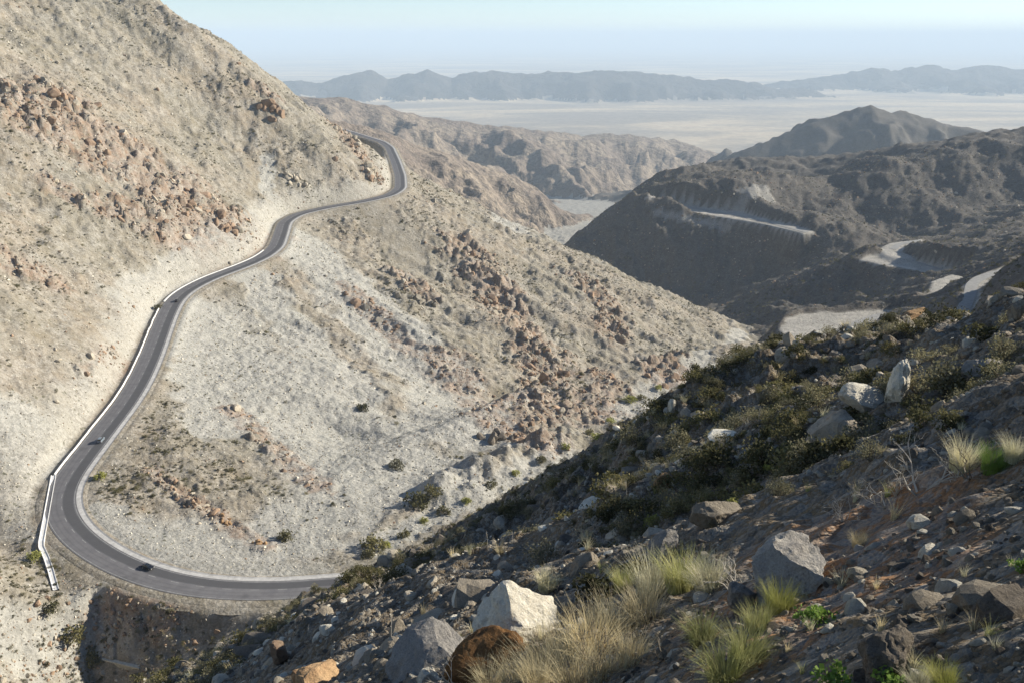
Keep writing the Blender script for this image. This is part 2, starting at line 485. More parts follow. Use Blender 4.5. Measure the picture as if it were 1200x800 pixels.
_sp = np.array([hit(a, b, False, 150.0) for a, b in [(490,600),(540,568),(590,545),(640,525),(700,503)]])
SPUR_LEN = float(np.hypot(*np.diff(_sp[:, :2], axis=0).T).sum())
SPUR = _sp
for key, src in (('red', RED_PX), ('pale', PALE_PX), ('smooth', [([(430,250),(465,275),(480,300)], 22), ([(680,150+300),(640,380),(600,320)], 8)])):
    lst = []; ids = []
    for n_, (pix, w) in enumerate(src):
        pts = [hit(a, b, False) for a, b in pix]
        pts = np.array([p for p in pts if p is not None and np.hypot(p[0], p[1]) > 150])
        if len(pts) > 1:
            lst.append((pts, w)); ids.append(n_)
    STROKES[key] = lst; STROKE_ID[key] = ids
# ------------------------------------------------------------------ materials
def new_mat(name):
    m = bpy.data.materials.new(name)
    m.use_nodes = True
    nt = m.node_tree
    b = nt.nodes.get("Principled BSDF")
    b.inputs['Roughness'].default_value = 0.95
    b.inputs['Specular IOR Level'].default_value = 0.1
    return m, nt, b

class NT:
    """tiny helper for building node graphs"""
    def __init__(self, nt):
        self.nt = nt
    def n(self, typ, **kw):
        nd = self.nt.nodes.new(typ)
        for k, v in kw.items():
            setattr(nd, k, v)
        return nd
    def link(self, a, b):
        self.nt.links.new(a, b)
    def pos(self):
        return self.n("ShaderNodeNewGeometry").outputs['Position']
    def objco(self):
        return self.n("ShaderNodeTexCoord").outputs['Object']
    def noise(self, scale, detail=4, rough=.55, vec=None, dist=0.0):
        t = self.n("ShaderNodeTexNoise")
        t.inputs['Scale'].default_value = scale
        t.inputs['Detail'].default_value = detail
        t.inputs['Roughness'].default_value = rough
        t.inputs['Distortion'].default_value = dist
        if vec is not None:
            self.link(vec, t.inputs['Vector'])
        return t.outputs['Fac']
    def voro(self, scale, vec=None, feature='F1', out='Distance'):
        t = self.n("ShaderNodeTexVoronoi", feature=feature)
        t.inputs['Scale'].default_value = scale
        if vec is not None:
            self.link(vec, t.inputs['Vector'])
        return t.outputs[out]
    def ramp(self, fac, a, b, smooth=True):
        t = self.n("ShaderNodeMapRange", interpolation_type='SMOOTHSTEP' if smooth else 'LINEAR')
        t.inputs['From Min'].default_value = a
        t.inputs['From Max'].default_value = b
        self.link(fac, t.inputs['Value'])
        return t.outputs['Result']
    def attr(self, name):
        return self.n("ShaderNodeAttribute", attribute_name=name)
    def math(self, op, a, b=None):
        t = self.n("ShaderNodeMath", operation=op)
        for i, v in enumerate((a, b)):
            if v is None:
                continue
            if isinstance(v, (int, float)):
                t.inputs[i].default_value = v
            else:
                self.link(v, t.inputs[i])
        return t.outputs[0]
    def mix(self, fac, a, b, blend='MIX'):
        t = self.n("ShaderNodeMix", data_type='RGBA', blend_type=blend)
        for s, v in (('Factor', fac), ('A', a), ('B', b)):
            sock = [i for i in t.inputs if i.name == s and (i.type == 'RGBA' if s != 'Factor' else i.type == 'VALUE')][0]
            if isinstance(v, (int, float)):
                sock.default_value = v
            elif isinstance(v, tuple):
                sock.default_value = (*v, 1.0)
            else:
                self.link(v, sock)
        return [o for o in t.outputs if o.type == 'RGBA'][0]
    def bump(self, h, strength, dist, normal=None):
        t = self.n("ShaderNodeBump")
        t.inputs['Strength'].default_value = strength
        t.inputs['Distance'].default_value = dist
        self.link(h, t.inputs['Height'])
        if normal is not None:
            self.link(normal, t.inputs['Normal'])
        return t.outputs[0]

MATS = {}
def mat_mid(name, base, alt, red, pale, speck=(0.10, 0.10, 0.055), speck_lo=.60, bumpd=1.2, hi=1.0, cutc=(.44, .415, .355)):
    """stony mountainside: gravel, rock outcrops, pale scree, low scrub"""
    m, nt, b = new_mat(name)
    q = NT(nt); p = q.pos()
    big = q.ramp(q.noise(0.012, 5, .6, p), .38, .64)
    med = q.ramp(q.noise(0.07, 5, .65, p), .35, .68)
    c = q.mix(big, base, alt)
    c = q.mix(q.math('MULTIPLY', med, .55), c, tuple(v * .72 for v in base))
    c = q.mix(q.math('MULTIPLY', q.attr('pale').outputs['Fac'], .92), c, pale)
    rmix = q.math('MULTIPLY', q.attr('red').outputs['Fac'], q.math('MULTIPLY', q.ramp(q.noise(0.16, 4, .6, p), .3, .6), .75))
    c = q.mix(rmix, c, red)
    c = q.mix(q.math('MULTIPLY', q.attr('smooth').outputs['Fac'], .7), c, (.27, .235, .175))
    c = q.mix(q.math('MULTIPLY', q.attr('cut').outputs['Fac'], .8), c, cutc)
    # stones and grit of several sizes, each a little lighter or darker
    warp = q.n("ShaderNodeVectorMath", operation='ADD')
    nz = q.n("ShaderNodeTexNoise"); nz.inputs['Scale'].default_value = .5; nz.inputs['Detail'].default_value = 3
    q.link(p, nz.inputs['Vector'])
    sc_ = q.n("ShaderNodeVectorMath", operation='SCALE'); sc_.inputs['Scale'].default_value = 1.6
    q.link(nz.outputs['Color'], sc_.inputs[0])
    q.link(p, warp.inputs[0]); q.link(sc_.outputs[0], warp.inputs[1])
    for sz, f in ((0.28, .16), (0.75, .20), (1.9, .14)):
        st = q.voro(sz, warp.outputs[0], out='Color')
        sep = q.n("ShaderNodeSeparateColor"); q.link(st, sep.inputs[0])
        fac = q.math('MULTIPLY', q.ramp(q.noise(sz * .12, 3, .6, p), .3, .65), f * 1.6)
        c = q.mix(fac, c, q.mix(sep.outputs[0], (0.11 * hi, 0.10 * hi, 0.085 * hi), (0.66 * hi, 0.63 * hi, 0.57 * hi)))
    # scrub
    bush = q.ramp(q.voro(0.33, p), .26, .16)
    where = q.ramp(q.noise(0.035, 4, .6, p), speck_lo - .12, speck_lo + .02)
    c = q.mix(q.math('MULTIPLY', bush, q.math('MULTIPLY', where, .75)), c, speck)
    gr = q.ramp(q.noise(1.6, 3, .7, p), .2, .8)
    c = q.mix(.30, c, q.mix(gr, (.08, .075, .065), (.62, .60, .56)), 'OVERLAY')
    q.link(c, b.inputs['Base Color'])
    h = q.math('ADD', q.noise(0.22, 8, .72, p), q.math('MULTIPLY', q.voro(0.6, warp.outputs[0]), -.25))
    q.link(q.bump(h, .8, bumpd), b.inputs['Normal'])
    return m

def mat_near():
    m, nt, b = new_mat('stony_soil')
    q = NT(nt); p = q.pos()
    n1 = q.ramp(q.noise(0.22, 5, .6, p), .35, .65)
    c = q.mix(n1, (.185, .138, .085), (.11, .085, .058))
    n2 = q.ramp(q.noise(0.06, 4, .6, p), .45, .62)
    c = q.mix(q.math('MULTIPLY', n2, .6), c, (.16, .145, .09))
    c = q.mix(q.attr('rust').outputs['Fac'], c, (.30, .165, .085))
    # pebbles of two sizes
    for sc, f in ((22, .45), (6.5, .55)):
        col = q.voro(sc, p, out='Color')
        sep = q.n("ShaderNodeSeparateColor"); q.link(col, sep.inputs[0])
        pick = q.ramp(sep.outputs[1], .45, .6)
        tone = q.mix(sep.outputs[0], (.11, .10, .085), (.38, .35, .30))
        c = q.mix(q.math('MULTIPLY', pick, f), c, tone)
    gr = q.noise(40, 3, .7, p)
    c = q.mix(.35, c, q.mix(q.ramp(gr, .25, .75), (.15, .15, .15), (.75, .75, .75)), 'OVERLAY')
    q.link(c, b.inputs['Base Color'])
    h = q.math('ADD', q.math('MULTIPLY', q.voro(6.5, p), -.6), q.math('ADD', q.noise(3.0, 6, .7, p), q.math('MULTIPLY', q.voro(22, p), -.25)))
    q.link(q.bump(h, .9, .14), b.inputs['Normal'])
    return m

def mat_far(name, a, bcol, scale, dark=None):
    m, nt, b = new_mat(name)
    q = NT(nt); p = q.pos()
    mp = q.n("ShaderNodeMapping"); q.link(p, mp.inputs['Vector'])
    mp.inputs['Scale'].default_value = (1, 2.2, 1) if name == 'desert_sand' else (1, 1, 1)
    n1 = q.ramp(q.noise(scale, 6, .6, mp.outputs[0], .6), .36, .62)
    c = q.mix(n1, a, bcol)
    if dark:
        c = q.mix(q.ramp(q.noise(scale * 7, 5, .65, p), .45, .62), c, dark)
    c = q.mix(.3, c, q.mix(q.ramp(q.noise(scale * 30, 3, .7, p), .25, .75), (.1, .1, .1), (.8, .8, .8)), 'OVERLAY')
    q.link(c, b.inputs['Base Color'])
    if name != 'desert_sand':
        q.link(q.bump(q.noise(scale * 4, 6, .65, p), 1.0, .12 / scale), b.inputs['Normal'])
    return m

MATS['hillside'] = mat_near()
MATS['mountainside'] = mat_mid('stony_slope', (.255, .222, .158), (.31, .248, .175), (.31, .19, .12), (.44, .43, .385))
MATS['canyon_hills'] = mat_mid('brown_rock_slope', (.095, .08, .068), (.13, .108, .086), (.15, .098, .072), (.42, .40, .36), speck_lo=.5, bumpd=1.8, hi=.46, speck=(.05, .05, .03), cutc=(.62, .58, .51))
MATS['canyon_floor'] = mat_mid('wash_gravel', (.40, .385, .34), (.43, .405, .35), (.36, .27, .20), (.47, .455, .41))
MATS['far_ridge'] = mat_far('ridge_rock', (.33, .27, .205), (.23, .185, .15), .004, (.17, .14, .115))
MATS['desert_plain'] = mat_far('desert_sand', (.64, .51, .34), (.31, .265, .21), .00030)
MATS['distant_mountains'] = mat_far('range_rock', (.045, .042, .042), (.085, .072, .062), .0012)

# ------------------------------------------------------------------ terrain meshes: one polar sheet, split by landform
def terrain(az, rr, dz=0.0):
    na, nr = len(az), len(rr)
    X = (rr[:, None] * np.sin(az)[None]).ravel(); Y = (rr[:, None] * np.cos(az)[None]).ravel()
    z, idx, red, pale, smo, D, SD, BD = chunked(height, X, Y)
    z = z + dz * sstep(rr[-1] * .9, rr[-1], np.hypot(X, Y))
    rust = np.zeros(len(X))
    i = np.arange(nr - 1)[:, None] * na + np.arange(na - 1)[None]
    quads = np.stack([i, i + 1, i + na + 1, i + na], -1).reshape(-1, 4)
    fc = idx[quads[:, 0]]
    if rr[-1] < 1000:
        fc[:] = 0
    nearr = np.hypot(X, Y) < 260
    # cut bank along the uphill side of the road
    cut = ((SD > 0) * sstep(9, 12, D) * (1 - sstep(16, 30, D + 8 * fbm(X / 18, Y / 18, 3, 211)))) * (idx == 1) * (Y > 270)
    cut = np.maximum(cut, 1.25 * (1 - sstep(0, 3.5, BD + 2.5 * fbm(X / 14, Y / 14, 3, 215))))
    for (px, py, w) in ((995, 620, .9), (1030, 628, .6), (960, 665, .75), (930, 700, .75), (1010, 660, .7), (900, 740, .5)):
        c = hit(px, py)
        dd = np.hypot(X - c[0], Y - c[1]) + .25 * fbm(X / .5, Y / .5, 3, 217)
        rust = np.maximum(rust, 1 - sstep(w * .6, w * 1.3, dd))
    attrs = dict(red=red, pale=pale, smooth=smo, cut=cut, rust=rust)
    for k, nm in enumerate(NAMES):
        q = quads[fc == k]
        if len(q) == 0:
            continue
        used, inv = np.unique(q, return_inverse=True)
        inv = inv.reshape(-1, 4)
        me = bpy.data.meshes.new(nm)
        me.vertices.add(len(used))
        me.vertices.foreach_set('co', np.stack([X[used], Y[used], z[used]], 1).astype(np.float32).ravel())
        me.loops.add(len(q) * 4)
        me.loops.foreach_set('vertex_index', inv.astype(np.int32).ravel())
        me.polygons.add(len(q))
        me.polygons.foreach_set('loop_start', np.arange(0, len(q) * 4, 4, dtype=np.int32))
        me.polygons.foreach_set('use_smooth', np.ones(len(q), bool))
        me.update(calc_edges=True)
        need = {'hillside': ['rust'], 'far_ridge': [], 'desert_plain': [], 'distant_mountains': []}.get(nm, ['red', 'pale', 'smooth', 'cut'])
        for a in need:
            at = me.attributes.new(a, 'FLOAT', 'POINT')
            at.data.foreach_set('value', attrs[a][used].astype(np.float32))
        me.materials.append(MATS[nm])
        o = bpy.data.objects.new(nm, me)
        o['kind'] = 'structure'
        COL.objects.link(o)
def lg(a, b, n): return list(np.exp(np.linspace(math.log(a), math.log(b), n, endpoint=False)))
def fan(n0, n1, n2): return np.radians(np.concatenate([np.linspace(-75, -38.3, n0), np.linspace(-38, 38, n1), np.linspace(38.3, 100, n2)]))
terrain(fan(24, 380, 40), np.array(lg(.5, 3, 60) + lg(3, 96, 620) + [96.0]), -.25)
terrain(fan(60, 860, 90), np.array(lg(95, 150, 60) + lg(150, 330, 150) + lg(330, 1150, 410) + lg(1150, 4600, 290) + lg(4600, 12000, 50) + lg(12000, 24000, 130) + lg(24000, 110000, 12) + [110000]))

# ------------------------------------------------------------------ haze
def haze():
    me = bpy.data.meshes.new('haze')
    x0, x1, y0, y1, z0, z1 = -115000, 115000, -3000, 115000, -1700, 420
    v = [(x, y, z) for x in (x0, x1) for y in (y0, y1) for z in (z0, z1)]
    f = [(0, 1, 3, 2), (4, 6, 7, 5), (0, 4, 5, 1), (2, 3, 7, 6), (0, 2, 6, 4), (1, 5, 7, 3)]
    me.from_pydata(v, [], f)
    m = bpy.data.materials.new('haze_air'); m.use_nodes = True
    nt = m.node_tree; nt.nodes.clear()
    out = nt.nodes.new('ShaderNodeOutputMaterial')
    pv = nt.nodes.new('ShaderNodeVolumePrincipled')
    pv.inputs['Color'].default_value = (.72, .865, 1.0, 1)
    pv.inputs['Density'].default_value = HAZE
    pv.inputs['Anisotropy'].default_value = 0.0
    nt.links.new(pv.outputs[0], out.inputs['Volume'])
    me.materials.append(m)
    o = bpy.data.objects.new('haze', me); o['kind'] = 'stuff'
    o['label'] = 'pale blue desert haze'; o['category'] = 'haze'
    COL.objects.link(o)
HAZE = 5.0e-5
haze()
# ------------------------------------------------------------------ object helpers
def link_mesh(name, verts, faces, mats, parent=None, smooth=False, uv=None, fmat=None):
    me = bpy.data.meshes.new(name)
    me.from_pydata([tuple(map(float, v)) for v in verts], [], [tuple(map(int, f)) for f in faces])
    for m in (mats if isinstance(mats, (list, tuple)) else [mats]):
        me.materials.append(m)
    if fmat is not None:
        me.polygons.foreach_set('material_index', np.array(fmat, np.int32))
    if smooth:
        me.polygons.foreach_set('use_smooth', np.ones(len(me.polygons), bool))
    if uv is not None:
        l = me.uv_layers.new(name='UVMap')
        vi = np.zeros(len(me.loops), np.int32); me.loops.foreach_get('vertex_index', vi)
        l.data.foreach_set('uv', np.asarray(uv, np.float32)[vi].ravel())
    me.update()
    o = bpy.data.objects.new(name, me)
    COL.objects.link(o)
    if parent is not None:
        o.parent = parent
    return o

def tag(o, label, cat, group=None):
    o['label'] = label; o['category'] = cat
    if group:
        o['group'] = group
    return o

def empty(name, loc, rot=(0, 0, 0), scale=1.0):
    o = bpy.data.objects.new(name, None)
    o.location = [float(v) for v in loc]; o.rotation_euler = rot; o.scale = (scale,) * 3
    o.empty_display_size = .2
    COL.objects.link(o)
    return o

def simple_mat(name, col, rough=.9, var=.25, scale=3.0, spec=.1, bump=0.0, coords='pos', rnd=0.0):
    m, nt, b = new_mat(name)
    q = NT(nt); p = q.pos() if coords == 'pos' else q.objco()
    n = q.ramp(q.noise(scale, 5, .65, p), .25, .75)
    c = q.mix(n, tuple(v * (1 - var) for v in col), tuple(min(1, v * (1 + var)) for v in col))
    if rnd:
        r_ = q.n("ShaderNodeObjectInfo").outputs['Random']
        c = q.mix(r_, q.mix(1.0, c, (1 - rnd, 1 - rnd, 1 - rnd), 'MULTIPLY'), q.mix(1.0, c, (1 + rnd, 1 + rnd * .9, 1 + rnd * .7), 'MULTIPLY'))
    q.link(c, b.inputs['Base Color'])
    b.inputs['Roughness'].default_value = rough
    b.inputs['Specular IOR Level'].default_value = spec
    if bump:
        q.link(q.bump(q.noise(scale * 3, 5, .7, p), .8, bump), b.inputs['Normal'])
    return m

# ------------------------------------------------------------------ the highway
S0, S1 = ROAD_S[np.argmin(np.hypot(ROAD[:, 0] + 40, ROAD[:, 1] - 251))], ROAD_S[-1] - 120
sel = (ROAD_S >= S0 - 30) & (ROAD_S <= S1)
RP = ROAD[sel]; RS_ = ROAD_S[sel]
tan = np.gradient(RP[:, :2], axis=0); tan /= np.hypot(*tan.T)[:, None]
nrm = np.stack([-tan[:, 1], tan[:, 0]], 1)            # + is the left side: outer edge of the bend, then the uphill side

def strip(name, offs, dz, mat, i0=0, i1=None, closed=False, wob=0.0, seed=3, parent=None):
    """sheet or bar swept along the road: offs/dz give its cross-section"""
    i1 = len(RP) if i1 is None else i1
    vs, fs, uv = [], [], []
    m = len(offs)
    for k in range(i0, i1):
        w = wob * float(perlin(np.array([RS_[k] / 9.0]), np.array([seed * 3.3]), seed)[0]) if wob else 0
        for j in range(m):
            o = offs[j] + (w if (j in (0, m - 1) and not closed) else 0)
            vs.append((RP[k, 0] + nrm[k, 0] * o, RP[k, 1] + nrm[k, 1] * o, RP[k, 2] + dz[j]))
            uv.append((offs[j], RS_[k]))
    n = i1 - i0
    for k in range(n - 1):
        for j in range(m if closed else m - 1):
            j2 = (j + 1) % m
            fs.append((k * m + j2, k * m + j, (k + 1) * m + j, (k + 1) * m + j2))
    if closed:
        fs.append(tuple(range(m))); fs.append(tuple((n - 1) * m + j for j in reversed(range(m))))
    return link_mesh(name, vs, fs, mat, parent, uv=uv)

def asphalt():
    m, nt, b = new_mat('worn_asphalt')
    q = NT(nt); p = q.pos()
    tc = q.n("ShaderNodeUVMap"); tc.uv_map = 'UVMap'
    sep = q.n("ShaderNodeSeparateXYZ"); q.link(tc.outputs[0], sep.inputs[0])
    off = sep.outputs[0]
    wobn = q.math('MULTIPLY', q.math('SUBTRACT', q.noise(0.03, 3, .5, p), .5), 1.2)
    o2 = q.math('ADD', off, wobn)
    base = q.mix(q.ramp(q.noise(0.35, 5, .65, p), .3, .7), (.135, .13, .135), (.175, .17, .172))
    # newer darker lane on the valley side with oil drip line, polished wheel tracks
    lane = q.math('MULTIPLY', q.ramp(o2, -4.6, -4.1), q.ramp(o2, -.3, -1.1))
    c = q.mix(q.math('MULTIPLY', lane, .8), base, (.072, .071, .074))
    trk = q.math('MULTIPLY', q.ramp(q.math('ABSOLUTE', q.math('SUBTRACT', q.math('ABSOLUTE', q.math('SUBTRACT', o2, 2.3)), .9)), .5, .1), .35)
    c = q.mix(trk, c, (.105, .10, .10))
    patch = q.ramp(q.noise(0.09, 2, .4, p), .66, .70)
    c = q.mix(q.math('MULTIPLY', patch, .4), c, (.08, .08, .08))
    q.link(c, b.inputs['Base Color'])
    b.inputs['Roughness'].default_value = .8
    b.inputs['Specular IOR Level'].default_value = .25
    return m
M_ASPH = asphalt()
M_CONC = simple_mat('pale_concrete', (.47, .455, .43), .9, .22, .5)
M_WHITE = simple_mat('whitewashed_concrete', (.74, .72, .68), .9, .12, .6)
M_DIRT = simple_mat('road_dirt', (.40, .375, .315), .95, .25, .4, bump=.2)
M_PAINT = simple_mat('road_paint', (.33, .325, .31), .7, .35, .8)

sh = strip('road_shoulder', [-11.5, -8.6, -7.6, 7.1, 8.3, 11.0], [-1.3, -.3, -.03, -.03, -.3, -1.3], MATS['mountainside'], wob=1.5)
sh['kind'] = 'structure'
road = strip('highway', [-5.2, -2.6, 0, 2.6, 5.4], [.06, .09, .11, .09, .06], M_ASPH)
road['kind'] = 'structure'
strip('edge_line', [-4.75, -4.58], [.084, .084], M_PAINT, parent=road)
strip('edge_line', [4.78, 4.95], [.084, .084], M_PAINT, parent=road)
# dashes of the centre line
dv, df = [], []
kk = 0
while kk < len(RP) - 2:
    for t in (0, 1.7):
        for o in (-.3, -.12):
            k2 = kk + (1 if t else 0)
            dv.append((RP[k2, 0] + nrm[k2, 0] * o, RP[k2, 1] + nrm[k2, 1] * o, RP[k2, 2] + .118))
    n0 = len(dv) - 4
    df.append((n0 + 1, n0, n0 + 2, n0 + 3))
    kk += 3
link_mesh('centre_line', dv, df, M_PAINT, road)['kind'] = 'stuff'
gut = strip('concrete_gutter', [-7.5, -6.9, -5.25], [.16, -.0, .07], M_CONC)
tag(gut, 'pale concrete gutter strip along the valley side of the highway', 'gutter')
ig0 = int(np.argmin(np.abs(RS_ - (S_APEX - 16))))
def road_index(px, py):
    dirs = [pray(px, py)]
    best, bi = 1e18, 0
    for k in range(len(RP)):
        p = RP[k]; d = dirs[0]
        c = np.cross(p, d); v = (c @ c) / (d @ d) / (p @ p)
        if v < best:
            best, bi = v, k
    return bi
ib = road_index(199, 358)
bar = empty('concrete_barrier', RP[ig0])
jr = np.random.default_rng(8)
for k in range(ig0, ib - 1, 3):
    e_ = min(k + 4, ib)
    j_ = jr.normal(0, .07); h_ = jr.uniform(-.05, .05)
    blk = strip('barrier_block', [6.0 + j_, 6.1 + j_, 6.2 + j_, 6.45 + j_, 6.55 + j_, 6.65 + j_], [-.1, .3, .6 + h_, .6 + h_, .3, -.1], M_WHITE, k, e_, closed=True)
    blk.parent = bar; blk.location = -RP[ig0]
tag(bar, 'white concrete barrier along the outer edge of the highway bend', 'barrier')
b2 = strip('concrete_kerb', [5.6, 5.7, 6.5, 6.6], [-.1, .35, .35, -.1], M_WHITE, ib + 3, int(road_index(320, 292)), closed=True)
tag(b2, 'white concrete kerb at the foot of the pale road cut', 'kerb')

# the lower carriageway, seen in pieces on its benches
M_DUSTY = simple_mat('dusty_asphalt', (.30, .29, .27), .85, .2, .3)
def lower_road(pix, z, w, mat, lift):
    pts = np.array([PZ(a, b, z) for a, b in pix])
    acc = np.concatenate([[0], np.cumsum(np.hypot(*np.diff(pts[:, :2], axis=0).T))])
    t = np.linspace(0, acc[-1], max(8, int(acc[-1] / 5)))
    p2 = np.stack([np.interp(t, acc, pts[:, k]) for k in range(2)], 1)
    ker = np.ones(5) / 5; pad = np.pad(p2, ((2, 2), (0, 0)), mode='edge')
    p2 = np.stack([np.convolve(pad[:, k], ker, mode='valid') for k in range(2)], 1)
    g = np.gradient(p2, axis=0); g /= np.hypot(*g.T)[:, None]
    vs, fs = [], []
    for k in range(len(p2)):
        for o in (-w / 2, w / 2):
            vs.append((p2[k, 0] - g[k, 1] * o, p2[k, 1] + g[k, 0] * o, z + lift))
    for k in range(len(p2) - 1):
        fs.append((2 * k + 1, 2 * k, 2 * k + 2, 2 * k + 3))
    o = link_mesh('lower_highway', vs, fs, mat); o['kind'] = 'structure'
lower_road([(1064, 362.5), (1030, 370), (1002, 380), (982, 391), (966, 409)], -226, 9, M_DUSTY, .35)
lower_road([(1114, 385), (1130, 361), (1137, 345), (1138, 334), (1150, 325), (1172, 319), (1200, 312), (1236, 301)], -170, 8, M_DUSTY, .35)
lower_road([(1079, 282), (1053, 286.5), (1046, 293)], -262, 9, M_DUSTY, .35)
lower_road([(1046, 301), (1066, 304), (1092, 312.5), (1122, 322)], -266, 9, M_DUSTY, .35)
lower_road([(750, 236.5), (800, 242.5), (850, 250.5), (905, 262), (947, 273)], -305, 9, M_DUSTY, .5)

# white drain chute running down from the bend
cp = [RP[ig0] + np.array([nrm[ig0, 0] * 6.5, nrm[ig0, 1] * 6.5, .3])]
for (px, py) in ((48, 640), (55, 655), (60, 670), (66, 692)):
    h_ = hit(px, py)
    if h_ is not None:
        cp.append(h_ + np.array([0, 0, .35]))
cp = np.array(cp)
tt = np.linspace(0, len(cp) - 1, 26)
cl = np.stack([np.interp(tt, np.arange(len(cp)), cp[:, k]) for k in range(3)], 1)
gz = height(cl[:, 0], cl[:, 1])[0]
cl[:, 2] = np.maximum(gz + .45, cl[:, 2] - 1.0)
ct = np.gradient(cl[:, :2], axis=0); ct /= np.hypot(*ct.T)[:, None]
cn = np.stack([-ct[:, 1], ct[:, 0]], 1)
vs, fs = [], []
prof = [(-.95, -.9), (-.95, .25), (-.75, .25), (-.55, .02), (.55, .02), (.75, .25), (.95, .25), (.95, -.9)]
for k in range(len(cl)):
    for o, dz in prof:
        vs.append((cl[k, 0] + cn[k, 0] * o, cl[k, 1] + cn[k, 1] * o, cl[k, 2] + dz))
m = len(prof)
for k in range(len(cl) - 1):
    for j in range(m - 1):
        fs.append((k * m + j, k * m + j + 1, (k + 1) * m + j + 1, (k + 1) * m + j))
tag(link_mesh('drain_chute', vs, fs, M_WHITE), 'white concrete drain chute running down the bank from the road bend', 'drain')

# ------------------------------------------------------------------ culvert under the fill
def culvert():
    root = empty('culvert', CULV, (0, 0, math.atan2(CULV_DIR[1], CULV_DIR[0]) - math.pi / 2))
    W, Hh, T = 6.8, 5.6, .7
    # headwall with an arched opening: front ring of points
    ar = [(-1.9, 0)] + [(1.9 * math.cos(a), 2.0 + 1.9 * math.sin(a)) for a in np.linspace(math.pi, 0, 13)] + [(1.9, 0)]
    outer = [(-W, 0)] + [(-W + 2 * W * k / 12.0, Hh) for k in range(13)] + [(W, 0)]
    n = len(ar)
    v, f = [], []
    for y in (-T, 0):
        v += [(x, y, z - 1.0 if z == 0 else z) for x, z in ar]
        v += [(x, y, z - 1.0 if z == 0 else z) for x, z in outer]
    for k in range(n - 1):
        f.append((k, k + 1, n + k + 1, n + k))
        f.append((2 * n + k + 1, 2 * n + k, 3 * n + k, 3 * n + k + 1))
        f.append((k + 1, k, 2 * n + k, 2 * n + k + 1))
        f.append((n + k, n + k + 1, 3 * n + k + 1, 3 * n + k))
    cm = simple_mat('weathered_concrete', (.42, .40, .33), .9, .3, .8)
    link_mesh('headwall', v, f, cm, root)
    cap = [(-W - .25, -T - .25, Hh), (W + .25, -T - .25, Hh), (W + .25, .25, Hh), (-W - .25, .25, Hh)]
    cap += [(a, b, c + .4) for a, b, c in cap]
    cf = [(3, 2, 1, 0), (4, 5, 6, 7), (0, 1, 5, 4), (1, 2, 6, 5), (2, 3, 7, 6), (3, 0, 4, 7)]
    link_mesh('coping', cap, cf, simple_mat('pale_coping', (.52, .50, .42), .9, .2, 1.0), root)
    # barrel behind the opening
    bv, bf = [], []
    for y in (0.01, 16.0):
        bv += [(x, y, z - 1.0 if z == 0 else z) for x, z in ar]
    for k in range(n - 1):
        bf.append((k, k + 1, n + k + 1, n + k))
    bf.append(tuple(n + k for k in range(n)))
    link_mesh('barrel', bv, bf, cm, root)
    for s in (-1, 1):
        x0, x1 = s * W, s * (W + 3.2)
        wv = [(x0, 0, -1.5), (x1, -4.0, -1.5), (x1, -4.0, 2.0), (x0, 0, Hh - .1)]
        wv += [(a, b + .5, c) for a, b, c in wv]
        ff = [(0, 1, 2, 3), (7, 6, 5, 4), (3, 2, 6, 7), (1, 5, 6, 2), (0, 3, 7, 4)]
        link_mesh('wing_wall', wv, ff if s > 0 else [tuple(reversed(t)) for t in ff], cm, root)
    tag(root, 'small concrete culvert headwall with dark arch at the foot of the road fill', 'culvert')
culvert()

# ------------------------------------------------------------------ cars
def paint(name, col, rough=.3):
    m, nt, b = new_mat(name)
    b.inputs['Base Color'].default_value = (*col, 1)
    b.inputs['Roughness'].default_value = rough
    b.inputs['Specular IOR Level'].default_value = .5
    b.inputs['Coat Weight'].default_value = .6
    return m
M_GLASS = paint('car_glass', (.015, .018, .02), .08)
M_TYRE = paint('tyre_rubber', (.02, .02, .02), .9)
M_RIM = paint('wheel_alloy', (.45, .45, .46), .35)
M_LAMP = paint('lamp_lens', (.75, .75, .72), .2)
M_TAIL = paint('tail_lens', (.35, .02, .02), .25)

